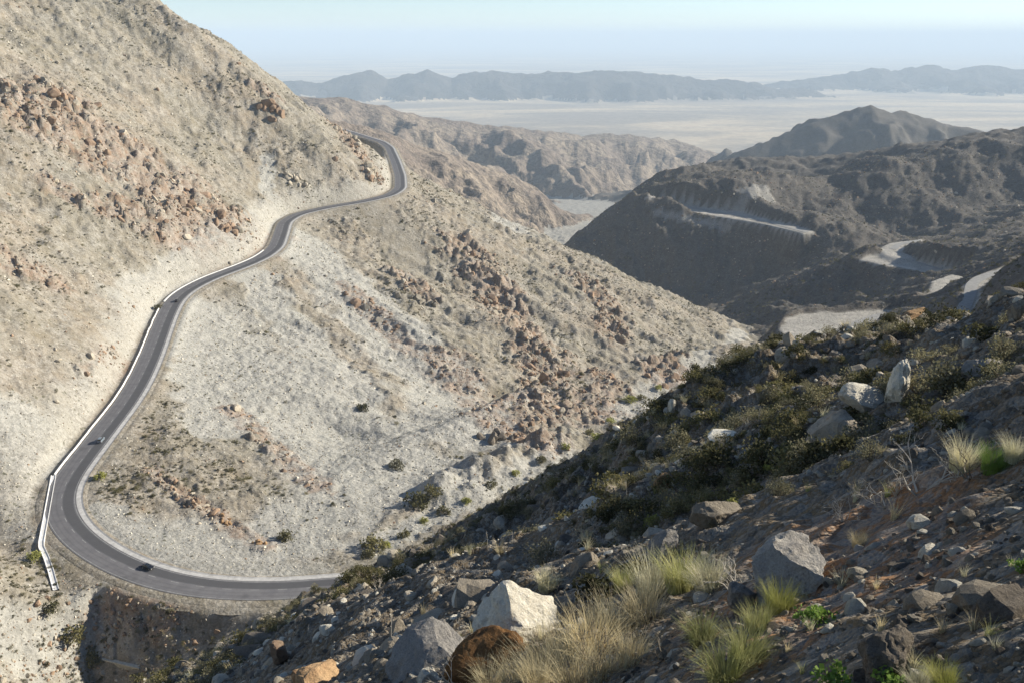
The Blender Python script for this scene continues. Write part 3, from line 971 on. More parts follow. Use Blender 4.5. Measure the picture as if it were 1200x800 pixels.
def car(pix, lane, body, label, heading, kind='sedan'):
    k = road_index(*pix)
    p = RP[k]; o = lane
    loc = (p[0] + nrm[k, 0] * o, p[1] + nrm[k, 1] * o, p[2] + .1)
    ang = math.atan2(tan[k, 1], tan[k, 0]) + (0 if heading > 0 else math.pi)
    root = empty('car', loc, (0, 0, ang))
    L, W = 4.6, 1.82
    if kind == 'sedan':
        prof = [(-2.3, .45), (-2.28, .85), (-2.1, 1.0), (-1.5, 1.03), (.75, .98), (1.7, .88), (2.2, .74), (2.3, .5)]
        cabb, cabt, hh = (-1.75, .95), (-1.05, .15), 1.46
    else:
        prof = [(-2.3, .5), (-2.3, 1.0), (-2.22, 1.12), (-1.5, 1.14), (.95, 1.1), (1.9, 1.0), (2.25, .85), (2.3, .55)]
        cabb, cabt, hh = (-2.2, 1.15), (-1.95, .35), 1.78
    # lower body: cross-sections along the length, with tumblehome and wheel-arch height sill
    v, f = [], []
    secs = [(0, .78, .26), (.86, 1.0, .0), (1.0, .95, 0)]
    for x, zt in prof:
        taper = 1 - .10 * (abs(x) / 2.3) ** 4
        hw = W / 2 * taper
        zb = .28 if abs(x) < 2.0 else .36
        v += [(x, -hw * .93, zb), (x, -hw, zb + (zt - zb) * .45), (x, -hw * .97, zt - .08), (x, -hw * .86, zt), (x, hw * .86, zt), (x, hw * .97, zt - .08), (x, hw, zb + (zt - zb) * .45), (x, hw * .93, zb)]
    n = 8
    for s in range(len(prof) - 1):
        for j in range(n):
            j2 = (j + 1) % n
            f.append((s * n + j, s * n + j2, (s + 1) * n + j2, (s + 1) * n + j))
    f.append(tuple(reversed(range(n)))); f.append(tuple((len(prof) - 1) * n + j for j in range(n)))
    link_mesh('body', v, f, body, root)
    zb = prof[3][1] - .03
    cv = [(cabb[0], -.76, zb), (cabb[1], -.76, zb), (cabb[1], .76, zb), (cabb[0], .76, zb),
          (cabt[0], -.58, hh), (cabt[1], -.58, hh), (cabt[1], .58, hh), (cabt[0], .58, hh),
          ((cabt[0] + cabt[1]) / 2, -.6, hh + .05), ((cabt[0] + cabt[1]) / 2, .6, hh + .05)]
    link_mesh('cabin', cv, [(0, 1, 5, 8, 4), (1, 2, 6, 5), (2, 3, 7, 9, 6), (3, 0, 4, 7)], M_GLASS, root)
    link_mesh('roof', [(x * 1.0, y * 1.03, z + (.012)) for x, y, z in cv[4:]], [(0, 1, 4), (4, 1, 2, 5), (0, 4, 5, 3), (5, 2, 3)], body, root)
    for sx in (-1.42, 1.42):
        for sy in (-1, 1):
            wv, wf = [], []
            for yy in (0, .2):
                wv += [(sx + .33 * math.cos(a), sy * (.70 + yy), .33 + .33 * math.sin(a)) for a in np.linspace(0, 2 * math.pi, 16, endpoint=False)]
            for q_ in range(16):
                q2 = (q_ + 1) % 16
                wf.append((q_, q2, 16 + q2, 16 + q_))
            wf.append(tuple(range(16))); wf.append(tuple(range(31, 15, -1)))
            w = link_mesh('wheel', wv, wf, M_TYRE, root)
            rv = [(sx + .2 * math.cos(a), sy * .912, .33 + .2 * math.sin(a)) for a in np.linspace(0, 2 * math.pi, 12, endpoint=False)]
            link_mesh('rim', rv, [tuple(range(12))], M_RIM, w)
    for sy in (-1, 1):
        for nm, x, z, mm in (('headlight', 2.27, .66, M_LAMP), ('tail_light', -2.31, .82, M_TAIL)):
            bx = [(x + a * .04, sy * .62 + b * .16, z + c * .07) for a in (-1, 1) for b in (-1, 1) for c in (-1, 1)]
            link_mesh(nm, bx, [(0, 1, 3, 2), (4, 6, 7, 5), (0, 4, 5, 1), (2, 3, 7, 6), (0, 2, 6, 4), (1, 5, 7, 3)], mm, root)
        mv = [(.55 + a * .08, sy * (.95) + b * .1, 1.02 + c * .07) for a in (-1, 1) for b in (-1, 1) for c in (-1, 1)]
        link_mesh('mirror', mv, [(0, 1, 3, 2), (4, 6, 7, 5), (0, 4, 5, 1), (2, 3, 7, 6), (0, 2, 6, 4), (1, 5, 7, 3)], body, root)
    tag(root, label, 'car', 'cars on the highway')
car((113, 519), -2.3, paint('grey_blue_paint', (.20, .24, .27)), 'grey blue car casting a dark shadow on the straight above the bend', 1, 'suv')
car((163, 670), -3.0, paint('black_paint', (.012, .012, .013)), 'black car rounding the bend above the culvert', -1)
car((205, 353), -1.8, paint('dark_grey_paint', (.03, .03, .033)), 'small dark grey car beside the end of the white barrier', 1)
# ------------------------------------------------------------------ rock meshes
def ico(sub):
    import bmesh
    bm = bmesh.new(); bmesh.ops.create_icosphere(bm, subdivisions=sub, radius=1.0)
    v = np.array([x.co[:] for x in bm.verts]); f = [tuple(w.index for w in g.verts) for g in bm.faces]
    bm.free()
    return v, f
ICO = {k: ico(k) for k in (1, 2, 3, 4, 5)}
def noise3(v, sc, seed):
    return (fbm(v[:, 0] * sc + v[:, 2] * sc * .7, v[:, 1] * sc - v[:, 2] * sc * .6, 3, seed) + fbm(v[:, 1] * sc + 5, v[:, 2] * sc + 3, 3, seed + 4)) * .5
def rock_shape(seed, sub=2, cuts=9, dim=(1, 1, 1), rough=.06, depth=(.45, .85), extra=()):
    """angular stone: a ball cut by planes, then weathered"""
    r_ = np.random.default_rng(seed)
    v, f = ICO[sub]; v = v.copy()
    pl = []
    for i in range(cuts):
        n = r_.normal(size=3); n /= np.linalg.norm(n)
        pl.append((n, r_.uniform(*depth)))
    pl += [(np.array(n, float) / np.linalg.norm(n), d) for n, d in extra]
    for n, d in pl:
        t = v @ n
        over = t > d
        v[over] -= np.outer(t[over] - d, n)
    v += v * (rough * noise3(v, 2.2, seed))[:, None]
    if sub >= 4:
        v += v * (rough * .22 * ridged(v[:, 0] * 4 + v[:, 2] * 3, v[:, 1] * 4 + v[:, 2], 3, seed + 3))[:, None]
    return v * np.array(dim), f
def rock_mesh(name, seed, mat, **kw):
    v, f = rock_shape(seed, **kw)
    me = bpy.data.meshes.new(name)
    me.from_pydata([tuple(a) for a in v.tolist()], [], f)
    me.materials.append(mat); me.update()
    return me

def stone_mat(name, c1, c2, c3=None, scale=1.5, bump=.05, rnd=.2, lichen=True):
    m, nt, b = new_mat(name)
    q = NT(nt); p = q.objco()
    n = q.ramp(q.noise(scale, 6, .65, p), .32, .68)
    c = q.mix(n, c1, c2)
    if c3:
        c = q.mix(q.ramp(q.noise(scale * .7, 4, .6, p, .5), .55, .66), c, c3)
    if lichen:
        c = q.mix(q.math('MULTIPLY', q.ramp(q.noise(scale * 5, 4, .7, p), .58, .68), .55), c, tuple(v * .45 for v in c1))
    gr = q.noise(scale * 22, 3, .7, p)
    c = q.mix(.3, c, q.mix(q.ramp(gr, .25, .75), (.12, .12, .12), (.8, .8, .8)), 'OVERLAY')
    if rnd:
        r_ = q.n("ShaderNodeObjectInfo").outputs['Random']
        c = q.mix(r_, q.mix(1.0, c, (1 - rnd,) * 3, 'MULTIPLY'), q.mix(1.0, c, (1 + rnd, 1 + rnd * .9, 1 + rnd * .75), 'MULTIPLY'))
    q.link(c, b.inputs['Base Color'])
    q.link(q.bump(q.noise(scale * 5, 6, .72, p), .9, bump), b.inputs['Normal'])
    return m
M_GRAN = stone_mat('grey_granite', (.26, .225, .175), (.37, .32, .25), (.31, .23, .155))
M_PALE = stone_mat('pale_granite', (.58, .54, .45), (.70, .66, .56), (.48, .42, .32))
M_RUSTR = stone_mat('rust_granite', (.34, .215, .12), (.44, .30, .17), (.25, .15, .085))
M_REDR = stone_mat('red_brown_granite', (.27, .185, .13), (.36, .265, .185), (.23, .165, .12), rnd=.3)
M_TANR = stone_mat('tan_granite', (.34, .30, .235), (.44, .40, .33), (.28, .235, .18), rnd=.35)
M_DARKR = stone_mat('dark_granite', (.14, .122, .10), (.21, .18, .145), (.18, .135, .095))

# ------------------------------------------------------------------ scrub and grass meshes
def leaf_mat(name, c1, c2, rnd=.35):
    m, nt, b = new_mat(name)
    q = NT(nt); p = q.pos()
    n = q.ramp(q.noise(9, 3, .6, p), .3, .7)
    c = q.mix(n, c1, c2)
    r_ = q.n("ShaderNodeObjectInfo").outputs['Random']
    c = q.mix(r_, q.mix(1.0, c, (1 - rnd, 1 - rnd, 1 - rnd), 'MULTIPLY'), q.mix(1.0, c, (1 + rnd, 1 + rnd * .8, 1 + rnd * .4), 'MULTIPLY'))
    q.link(c, b.inputs['Base Color'])
    b.inputs['Roughness'].default_value = .75
    b.inputs['Subsurface Weight'].default_value = 0.0
    tr = nt.nodes.new('ShaderNodeBsdfTranslucent')
    q.link(c, tr.inputs['Color'])
    ms = nt.nodes.new('ShaderNodeMixShader'); ms.inputs[0].default_value = .3
    nt.links.new(b.outputs[0], ms.inputs[1]); nt.links.new(tr.outputs[0], ms.inputs[2])
    nt.links.new(ms.outputs[0], nt.nodes['Material Output'].inputs['Surface'])
    return m
M_OLIVE = leaf_mat('olive_leaves', (.12, .118, .055), (.20, .185, .095))
M_DARKLF = leaf_mat('dark_leaves', (.065, .068, .036), (.115, .112, .06))
M_GREYLF = leaf_mat('grey_green_leaves', (.17, .165, .105), (.27, .255, .165))
M_GREEN = leaf_mat('fresh_green_leaves', (.14, .23, .05), (.23, .33, .08), .15)
M_YELLOW = leaf_mat('yellow_green_leaves', (.27, .29, .08), (.38, .37, .13), .2)
M_STRAW = leaf_mat('straw_blades', (.48, .41, .25), (.62, .55, .37), .25)
M_GRASSG = leaf_mat('green_blades', (.27, .29, .11), (.43, .42, .21), .25)
M_PALEG = leaf_mat('pale_blades', (.50, .48, .32), (.66, .62, .46), .2)
M_TWIG = leaf_mat('dry_twigs', (.20, .165, .12), (.33, .29, .23), .2)
M_GREYTW = leaf_mat('bleached_twigs', (.48, .45, .39), (.64, .60, .54), .2)

def tube(path, rad, sides=4):
    v, f = [], []
    path = np.asarray(path, float)
    for i, p in enumerate(path):
        t = path[min(i + 1, len(path) - 1)] - path[max(i - 1, 0)]
        t /= np.linalg.norm(t) + 1e-9
        a = np.cross(t, (0.3, .9, .2)); a /= np.linalg.norm(a) + 1e-9
        b = np.cross(t, a)
        for k in range(sides):
            an = 2 * math.pi * k / sides
            v.append(p + rad[i] * (math.cos(an) * a + math.sin(an) * b))
    for i in range(len(path) - 1):
        for k in range(sides):
            k2 = (k + 1) % sides
            f.append((i * sides + k, i * sides + k2, (i + 1) * sides + k2, (i + 1) * sides + k))
    return v, f

def merge(parts):
    V, Fc = [], []
    for v, f in parts:
        o = len(V); V += list(v); Fc += [tuple(i + o for i in t) for t in f]
    return V, Fc

def bush_parts(seed, n=420, R=1.0, Hh=.75, leaf=.09, stems=9, lumps=6, open_=.35):
    """dome of small leaf faces gathered in clumps at the stem ends, plus the woody stems (unit size)"""
    r_ = np.random.default_rng(seed)
    cl = []
    sp = []
    for i in range(lumps + stems):
        a = r_.uniform(0, 2 * math.pi); e = r_.uniform(.15, 1.45)
        rad = r_.uniform(.5, .92)
        c = np.array([math.cos(a) * math.cos(e) * R, math.sin(a) * math.cos(e) * R, math.sin(e) * Hh * 1.05]) * rad
        cl.append((c, r_.uniform(.2, .38)))
        if i < stems:
            mid = c * .5 + np.array([r_.normal() * .05, r_.normal() * .05, -.03])
            sp.append(tube([(0, 0, -.12), mid, c, c * 1.12], [.035, .022, .012, .004], 3))
    v, f = [], []
    for i in range(n):
        c, s = cl[r_.integers(len(cl))]
        d = r_.normal(size=3); d /= np.linalg.norm(d)
        p = c + d * s * r_.uniform(.3, 1.0) ** .6
        if p[2] < -.05:
            p[2] = abs(p[2]) * .3
        t = r_.normal(size=3) + d * .6 + np.array([0, 0, .5]); t /= np.linalg.norm(t)
        w = np.cross(t, r_.normal(size=3)); w /= np.linalg.norm(w) + 1e-9
        L = leaf * r_.uniform(.6, 1.4); W_ = L * r_.uniform(.35, .6)
        k = len(v)
        v += [p, p + t * L * .5 + w * W_, p + t * L, p + t * L * .5 - w * W_]
        f.append((k, k + 1, k + 2, k + 3))
    return (v, f), merge(sp)

def tuft_parts(seed, n=260, Hh=1.0, spread=.55, width=.012, base=.18, droop=.5):
    """bunch of narrow curved blades rising from one clump (unit height)"""
    r_ = np.random.default_rng(seed)
    v, f = [], []
    for i in range(n):
        a = r_.uniform(0, 2 * math.pi); rb = base * math.sqrt(r_.uniform())
        p0 = np.array([math.cos(a) * rb, math.sin(a) * rb, -.05])
        lean = spread * r_.uniform(.1, 1.0) ** .8
        a2 = a + r_.normal() * .7
        h = Hh * r_.uniform(.45, 1.0)
        side = np.array([-math.sin(a2), math.cos(a2), 0]) * width * r_.uniform(.7, 1.3)
        k = len(v)
        for j, t in enumerate((0, .35, .7, 1.0)):
            c = p0 + np.array([math.cos(a2), math.sin(a2), 0]) * lean * h * t ** 1.7 + np.array([0, 0, h * (t - droop * lean * t ** 2.5 * .6)])
            wj = side * (1 - .85 * t)
            v += [c - wj, c + wj]
        for j in range(3):
            f.append((k + 2 * j, k + 2 * j + 1, k + 2 * j + 3, k + 2 * j + 2))
    return v, f

def twig_parts(seed, n=46, Hh=1.0):
    """bare branching twiggy shrub"""
    r_ = np.random.default_rng(seed)
    parts = []
    def grow(p, d, L, rad, lev):
        q1 = p + d * L * .5 + r_.normal(size=3) * L * .07
        q2 = p + d * L + r_.normal(size=3) * L * .1
        parts.append(tube([p, q1, q2], [rad, rad * .75, rad * .45], 3))
        if lev < 3:
            for _ in range(r_.integers(2, 4)):
                nd = d + r_.normal(size=3) * .5 + np.array([0, 0, .12]); nd /= np.linalg.norm(nd)
                grow(q1 + (q2 - q1) * r_.uniform(.2, 1), nd, L * r_.uniform(.5, .8), rad * .55, lev + 1)
    for i in range(8):
        a = r_.uniform(0, 2 * math.pi)
        d = np.array([math.cos(a) * .75, math.sin(a) * .75, r_.uniform(.5, 1.2)]); d /= np.linalg.norm(d)
        grow(np.array([math.cos(a) * .05, math.sin(a) * .05, -.05]), d, Hh * .42, .018, 0)
    return merge(parts)

def to_mesh(name, vf, mat):
    v, f = vf
    me = bpy.data.meshes.new(name)
    me.from_pydata([tuple(map(float, a)) for a in v], [], f)
    me.materials.append(mat); me.update()
    return me

# ------------------------------------------------------------------ countless scatter (stones and scrub too many to count)
def scatter(name, label, cat, protos, pts, sizes, rots, seed, kinds=None):
    """points carrying size, turn and kind; prototypes placed on them"""
    pc = bpy.data.collections.new(name + '_kinds')
    for i, me in enumerate(protos):
        po = bpy.data.objects.new('%s_kind_%02d' % (name, i), me)
        pc.objects.link(po)
    me = bpy.data.meshes.new(name)
    me.vertices.add(len(pts))
    me.vertices.foreach_set('co', np.asarray(pts, np.float32).ravel())
    a = me.attributes.new('size', 'FLOAT', 'POINT'); a.data.foreach_set('value', np.asarray(sizes, np.float32))
    a = me.attributes.new('turn', 'FLOAT_VECTOR', 'POINT'); a.data.foreach_set('vector', np.asarray(rots, np.float32).ravel())
    a = me.attributes.new('kind_index', 'INT', 'POINT')
    a.data.foreach_set('value', np.asarray(kinds if kinds is not None else np.random.default_rng(seed).integers(0, len(protos), len(pts)), np.int32))
    me.update()
    o = bpy.data.objects.new(name, me)
    COL.objects.link(o)
    ng = bpy.data.node_groups.new(name, 'GeometryNodeTree')
    ng.interface.new_socket('Geometry', in_out='INPUT', socket_type='NodeSocketGeometry')
    ng.interface.new_socket('Geometry', in_out='OUTPUT', socket_type='NodeSocketGeometry')
    N = ng.nodes; Lk = ng.links
    gi = N.new('NodeGroupInput'); go = N.new('NodeGroupOutput')
    ci = N.new('GeometryNodeCollectionInfo'); ci.inputs['Collection'].default_value = pc
    ci.inputs['Separate Children'].default_value = True; ci.inputs['Reset Children'].default_value = True
    iop = N.new('GeometryNodeInstanceOnPoints'); iop.inputs['Pick Instance'].default_value = True
    s_ = N.new('GeometryNodeInputNamedAttribute'); s_.data_type = 'FLOAT'; s_.inputs['Name'].default_value = 'size'
    t_ = N.new('GeometryNodeInputNamedAttribute'); t_.data_type = 'FLOAT_VECTOR'; t_.inputs['Name'].default_value = 'turn'
    k_ = N.new('GeometryNodeInputNamedAttribute'); k_.data_type = 'INT'; k_.inputs['Name'].default_value = 'kind_index'
    Lk.new(k_.outputs['Attribute'], iop.inputs['Instance Index'])
    e2r = N.new('FunctionNodeEulerToRotation')
    Lk.new(gi.outputs[0], iop.inputs['Points']); Lk.new(ci.outputs[0], iop.inputs['Instance'])
    Lk.new(s_.outputs['Attribute'], iop.inputs['Scale']); Lk.new(t_.outputs['Attribute'], e2r.inputs[0])
    Lk.new(e2r.outputs[0], iop.inputs['Rotation'])
    Lk.new(iop.outputs[0], go.inputs[0])
    md = o.modifiers.new('scatter', 'NODES'); md.node_group = ng
    o['kind'] = 'stuff'; o['label'] = label; o['category'] = cat
    return o

def polar_points(n, r0, r1, power, az0=-37, az1=40, seed=1):
    r_ = np.random.default_rng(seed)
    a = np.radians(r_.uniform(az0, az1, n))
    u = r_.uniform(0, 1, n)
    r = (r0 ** power + u * (r1 ** power - r0 ** power)) ** (1 / power)
    return r * np.sin(a), r * np.cos(a), r

rs = np.random.default_rng(5)
def rand_rot(n, tilt):
    return np.stack([rs.normal(0, tilt, n), rs.normal(0, tilt, n), rs.uniform(0, 6.283, n)], 1)

NEAR_BUSH = []
for i, (mt, lf, nn) in enumerate(((M_OLIVE, .10, 420), (M_DARKLF, .09, 460), (M_GREYLF, .09, 420), (M_OLIVE, .12, 320), (M_DARKLF, .13, 320), (M_GREYLF, .07, 520))):
    (lv, lfc), stm = bush_parts(300 + i, n=int(nn * 1.7), leaf=lf * .85, stems=14, Hh=.62 + .1 * (i % 3))
    v, f = merge([(lv, lfc), stm])
    me = bpy.data.meshes.new('scrub_bush')
    me.from_pydata([tuple(map(float, a)) for a in v], [], f)
    me.materials.append(mt); me.materials.append(M_TWIG)
    me.polygons.foreach_set('material_index', np.array([0] * len(lfc) + [1] * len(stm[1]), np.int32)); me.update()
    NEAR_BUSH.append(me)
for i, (vf, mt) in enumerate(((tuft_parts(351, n=90, spread=.75, width=.014, base=.25), M_STRAW), (twig_parts(352), M_GREYTW), (tuft_parts(353, n=90, spread=.8, width=.014, base=.3), M_PALEG))):
    NEAR_BUSH.append(to_mesh('dry_clump', vf, mt))
STONES = [rock_mesh('stone', 500 + i, mt, sub=2, cuts=10, dim=(1, .8 + .1 * (i % 3), .65)) for i, mt in enumerate((M_GRAN, M_TANR, M_DARKR, M_GRAN, M_PALE, M_TANR))]
STONES_MID = [rock_mesh('stone', 540 + i, mt, sub=2, cuts=10, dim=(1, .85, .8), depth=(.4, .8)) for i, mt in enumerate((M_REDR, M_TANR, M_REDR, M_TANR, M_REDR))]
STONES_PALE = [rock_mesh('stone', 560 + i, mt, sub=2, cuts=10, dim=(1, .85, .75), depth=(.4, .8)) for i, mt in enumerate((M_TANR, M_TANR, M_PALE, M_TANR))]

def near_ground(x, y):
    z, idx = height(x, y)[:2]
    return z, idx


# individuals among the scatter: the ones that show largest stand as objects of their own
BUSH_SPLIT = []
for me in NEAR_BUSH[:6]:
    pair = []
    for want in (0, 1):
        fs = [tuple(p.vertices) for p in me.polygons if p.material_index == want]
        used = sorted({i for f in fs for i in f}); mp = {u: i for i, u in enumerate(used)}
        m2 = bpy.data.meshes.new('foliage' if want == 0 else 'stem')
        m2.from_pydata([me.vertices[u].co[:] for u in used], [], [tuple(mp[i] for i in f) for f in fs])
        m2.materials.append(me.materials[want]); m2.update()
        pair.append(m2)
    BUSH_SPLIT.append(pair)
def solo_bush(kind, loc, size, rot, label, group, name='shrub'):
    o = empty(name, loc, tuple(float(v) for v in rot), float(size))
    for me, nm in zip(BUSH_SPLIT[kind], ('foliage', 'stem')):
        c = bpy.data.objects.new(nm, me); COL.objects.link(c); c.parent = o
    tag(o, label, 'shrub', group)
    return o
def solo_stone(me, loc, size, rot, label, group, name='stone'):
    o = bpy.data.objects.new(name, me)
    o.location = [float(v) for v in loc]; o.rotation_euler = [float(v) for v in rot]; o.scale = (float(size),) * 3
    COL.objects.link(o)
    tag(o, label, 'stone', group)
    return o
def in_view(p):
    c, s_ = math.cos(PITCH), math.sin(PITCH)
    f_ = p[:, 1] * c - p[:, 2] * s_; u_ = p[:, 0]; v_ = p[:, 1] * s_ + p[:, 2] * c
    px = 600 + FPX * u_ / f_; py = 400 - FPX * v_ / f_
    return (px > -10) & (px < 1210) & (py > -10) & (py < 815), f_
def visible(p, up):
    """is the line from the eye to each point clear of the ground"""
    ok = np.ones(len(p), bool)
    q_ = p + np.array([0, 0, 1.0]) * up[:, None]
    for t in np.linspace(.12, .97, 22):
        z = height(q_[:, 0] * t, q_[:, 1] * t, False)[0]
        ok &= z < q_[:, 2] * t + .3 * up
    return ok
def pick(p, sz, n):
    iv, f_ = in_view(p)
    app = np.where(iv, sz / f_, 0)
    order = np.argsort(-app)[:int(n * 3)]
    order = order[app[order] > 0]
    vis = visible(p[order], sz[order])
    return order[vis][:n]

STONE_LBL = ['loose grey granite stone lying on the shaded hillside', 'loose tan granite stone lying on the shaded hillside', 'dark granite stone lying on the shaded hillside',
             'loose grey granite stone lying on the shaded hillside', 'bright pale granite stone lying on the shaded hillside', 'loose tan granite stone lying on the shaded hillside']
STONE_GRP = ['grey stones of the hillside', 'tan stones of the hillside', 'dark stones of the hillside', 'grey stones of the hillside', 'pale stones of the hillside', 'tan stones of the hillside']
BUSH_LBL = ['olive green scrub bush growing on the shaded hillside', 'dark green scrub bush growing on the shaded hillside', 'grey green scrub bush growing on the shaded hillside'] * 2
BUSH_GRP = ['olive bushes of the hillside', 'dark bushes of the hillside', 'grey green bushes of the hillside'] * 2

# scrub on the near hillside
x, y, r = polar_points(70000, 9, 300, 1.15, seed=21)
z, idx = near_ground(x, y)
dn = fbm(x / 9, y / 9, 2, 303) + .55 * fbm(x / 40, y / 40, 2, 306)
keep = (idx == 0) & (dn + rs.uniform(-.4, .4, len(x)) > np.interp(r, [9, 20, 40, 250], [.30, -.05, -.35, -.5]))
sz = rs.lognormal(-1.2, .55, len(x)).clip(.10, .95) * np.interp(r, [9, 30, 80, 300], [.6, .85, 1.15, 1.6])
p = np.stack([x, y, z - .06 * sz], 1)[keep]; sz = sz[keep]; rot = rand_rot(len(p), .12)
kind = rs.choice(6, len(p), p=[.24, .18, .16, .18, .10, .14])
solo = pick(p, sz, 210); rest = np.ones(len(p), bool); rest[solo] = False
for i in solo:
    k = int(kind[i]); solo_bush(k, p[i], sz[i], rot[i], BUSH_LBL[k], BUSH_GRP[k])
scatter('scrub', 'low olive and grey scrub covering the shaded hillside', 'scrub', NEAR_BUSH, p[rest], sz[rest], rot[rest], 1, np.where(rs.uniform(size=len(p)) < .3, rs.integers(6, 9, len(p)), kind)[rest])
# stones on the near hillside
x, y, r = polar_points(60000, 1.6, 280, 1.05, seed=22)
z, idx = near_ground(x, y)
dn = fbm(x / 6 + 9, y / 6, 2, 313)
keep = (idx == 0) & (dn + rs.uniform(-.4, .4, len(x)) > -.05)
sz = (rs.lognormal(-2.75, .62, len(x)) * np.interp(r, [1.6, 6, 20, 60, 280], [.30, .6, 1.5, 3.3, 6.0])).clip(.008, 1.3)
p = np.stack([x, y, z - .12 * sz], 1)[keep]; sz = sz[keep]; rot = rand_rot(len(p), .5)
kind = rs.choice(6, len(p), p=[.28, .13, .2, .18, .11, .10])
solo = pick(p, sz, 240); rest = np.ones(len(p), bool); rest[solo] = False
for i in solo:
    k = int(kind[i]); solo_stone(STONES[k], p[i], sz[i], rot[i], STONE_LBL[k], STONE_GRP[k])
scatter('hillside_stones', 'loose grey stones strewn over the shaded hillside', 'stones', STONES, p[rest], sz[rest], rot[rest], 2, kind[rest])
# gravel close to the eye
x, y, r = polar_points(42000, 1.3, 32, .75, az1=44, seed=29)
z, idx = near_ground(x, y)
gn = fbm(x / 1.8, y / 1.8, 3, 317)
keep = gn + rs.uniform(-.35, .35, len(x)) > -.1
sz = (rs.lognormal(-4.0, .6, len(x)) * np.interp(r, [1.3, 6, 15, 32], [.45, .95, 1.7, 2.6])).clip(.004, .22)
kk_ = keep.sum()
scatter('gravel', 'dark gravel and small stones covering the ground of the hillside', 'gravel', STONES, np.stack([x, y, z - .1 * sz], 1)[keep], sz[keep], rand_rot(kk_, .6), 6)
# stones and outcrops across the canyon
x, y, r = polar_points(350000, 150, 1250, 1.0, az0=-37, az1=14, seed=23)
z, idx, red, pale, smo, D, SD, BD = chunked(height, x, y)
n1 = fbm(x / 32, y / 32, 3, 323) + .45 * fbm(x / 9, y / 9, 2, 325)
gdist = seg_project(x, y, GORGE)[0]
rough = np.maximum(sstep(.0, .8, n1), 1.6 * (1 - sstep(10, 30, gdist)))
redp = red * sstep(-.35, .5, n1 + .25)
base = (idx != 0) & (D > 11) & (r < 1150)
keep = base & (rs.uniform(size=len(x)) < np.clip(redp * .5 + rough * .10 + .012, 0, .6) * (1 - .8 * smo) * (1 - .5 * pale))
sz = (rs.lognormal(-.85, .78, len(x)) * np.interp(r, [150, 300, 700, 1200], [.42, .75, 1.25, 1.8]) * (.55 + .7 * redp)).clip(.15, 6.0)
p = np.stack([x, y, z - .2 * sz], 1)[keep]; ss = sz[keep]; rot = rand_rot(len(p), .6)
solo = pick(p, ss, 150); rest = np.ones(len(p), bool); rest[solo] = False
for i in solo:
    me = STONES_MID[int(rs.integers(5))]
    t_ = me.materials[0] is M_TANR
    solo_stone(me, p[i], ss[i], rot[i], 'tan boulder of the rocky outcrops on the sunlit mountainside' if t_ else 'red brown boulder of the rocky outcrops on the sunlit mountainside', 'tan outcrop boulders' if t_ else 'red brown outcrop boulders', 'boulder')
scatter('outcrop_stones', 'red brown and tan stones crowding the outcrops of the sunlit mountainside', 'stones', STONES_MID, p[rest], ss[rest], rot[rest], 3)
keep2 = base & ~keep & (rs.uniform(size=len(x)) < (.20 + .2 * rough + .15 * pale) * (1 - .8 * smo))
sz = (rs.lognormal(-1.05, .45, len(x)) * np.interp(r, [150, 300, 700, 1200], [.5, .75, 1.1, 1.6])).clip(.15, 2.5)
scatter('scree_stones', 'pale loose stones scattered over the scree of the sunlit mountainside', 'stones', STONES_PALE, np.stack([x, y, z - .15 * sz], 1)[keep2], sz[keep2], rand_rot(keep2.sum(), .6), 4)
# scrub across the canyon
bn = fbm(x / 60 + 4, y / 60, 3, 333) + .5 * fbm(x / 14, y / 14, 2, 335)
sw = (x < -90) & (y < 262)
keep3 = base & ~keep & ~keep2 & (rs.uniform(size=len(x)) < np.clip(.10 + .55 * bn + .10 * sw, .02, .6) * (1 - .88 * pale)) & (D > 12)
sz = (rs.lognormal(-.70, .55, len(x)) * np.interp(r, [150, 300, 700, 1200], [.62, .85, 1.05, 1.35])).clip(.25, 2.0)
p = np.stack([x, y, z - .05 * sz], 1)[keep3]; ss = sz[keep3]; rot = rand_rot(len(p), .1)
kind = rs.integers(0, 6, len(p))
solo = pick(p, ss, 80); rest = np.ones(len(p), bool); rest[solo] = False
for i in solo:
    k = int(kind[i]); w_ = ('olive', 'dark green', 'grey green')[k % 3]
    solo_bush(k, p[i], ss[i], rot[i], w_ + ' bush dotting the sunlit slopes around the highway', w_ + ' bushes of the sunlit slopes')
scatter('mountain_scrub', 'sparse grey green scrub dotting the sunlit mountainside', 'scrub', NEAR_BUSH, p[rest], ss[rest], rot[rest], 5, kind[rest])

# rubble and scrub in the gorge by the culvert
gt = rs.uniform(0, 3.0, 3600)
gx = np.interp(gt, np.arange(5), GORGE[:, 0]) + rs.normal(0, 15, 3600)
gy = np.interp(gt, np.arange(5), GORGE[:, 1]) + rs.normal(6, 13, 3600)
z, idx, red, pale, smo, D, SD, BD = height(gx, gy)
far_c = np.hypot(gx - CULV[0], gy - CULV[1]) > 5.5
ok = (D > 10) & far_c & (idx != 0)
sz = rs.lognormal(-.95, .6, 3600).clip(.15, 1.6)
st = ok & (rs.uniform(size=3600) < .7)
scatter('gorge_rubble', 'brown rubble filling the gorge around the culvert', 'stones', STONES_MID, np.stack([gx, gy, z - .2 * sz], 1)[st], sz[st], rand_rot(st.sum(), .6), 7)
bu = ok & ~st
sz = rs.lognormal(-.35, .35, 3600).clip(.3, 1.6)
scatter('gorge_scrub', 'olive scrub growing in the gorge around the culvert', 'scrub', NEAR_BUSH[:6], np.stack([gx, gy, z - .05], 1)[bu], sz[bu], rand_rot(bu.sum(), .1), 8)

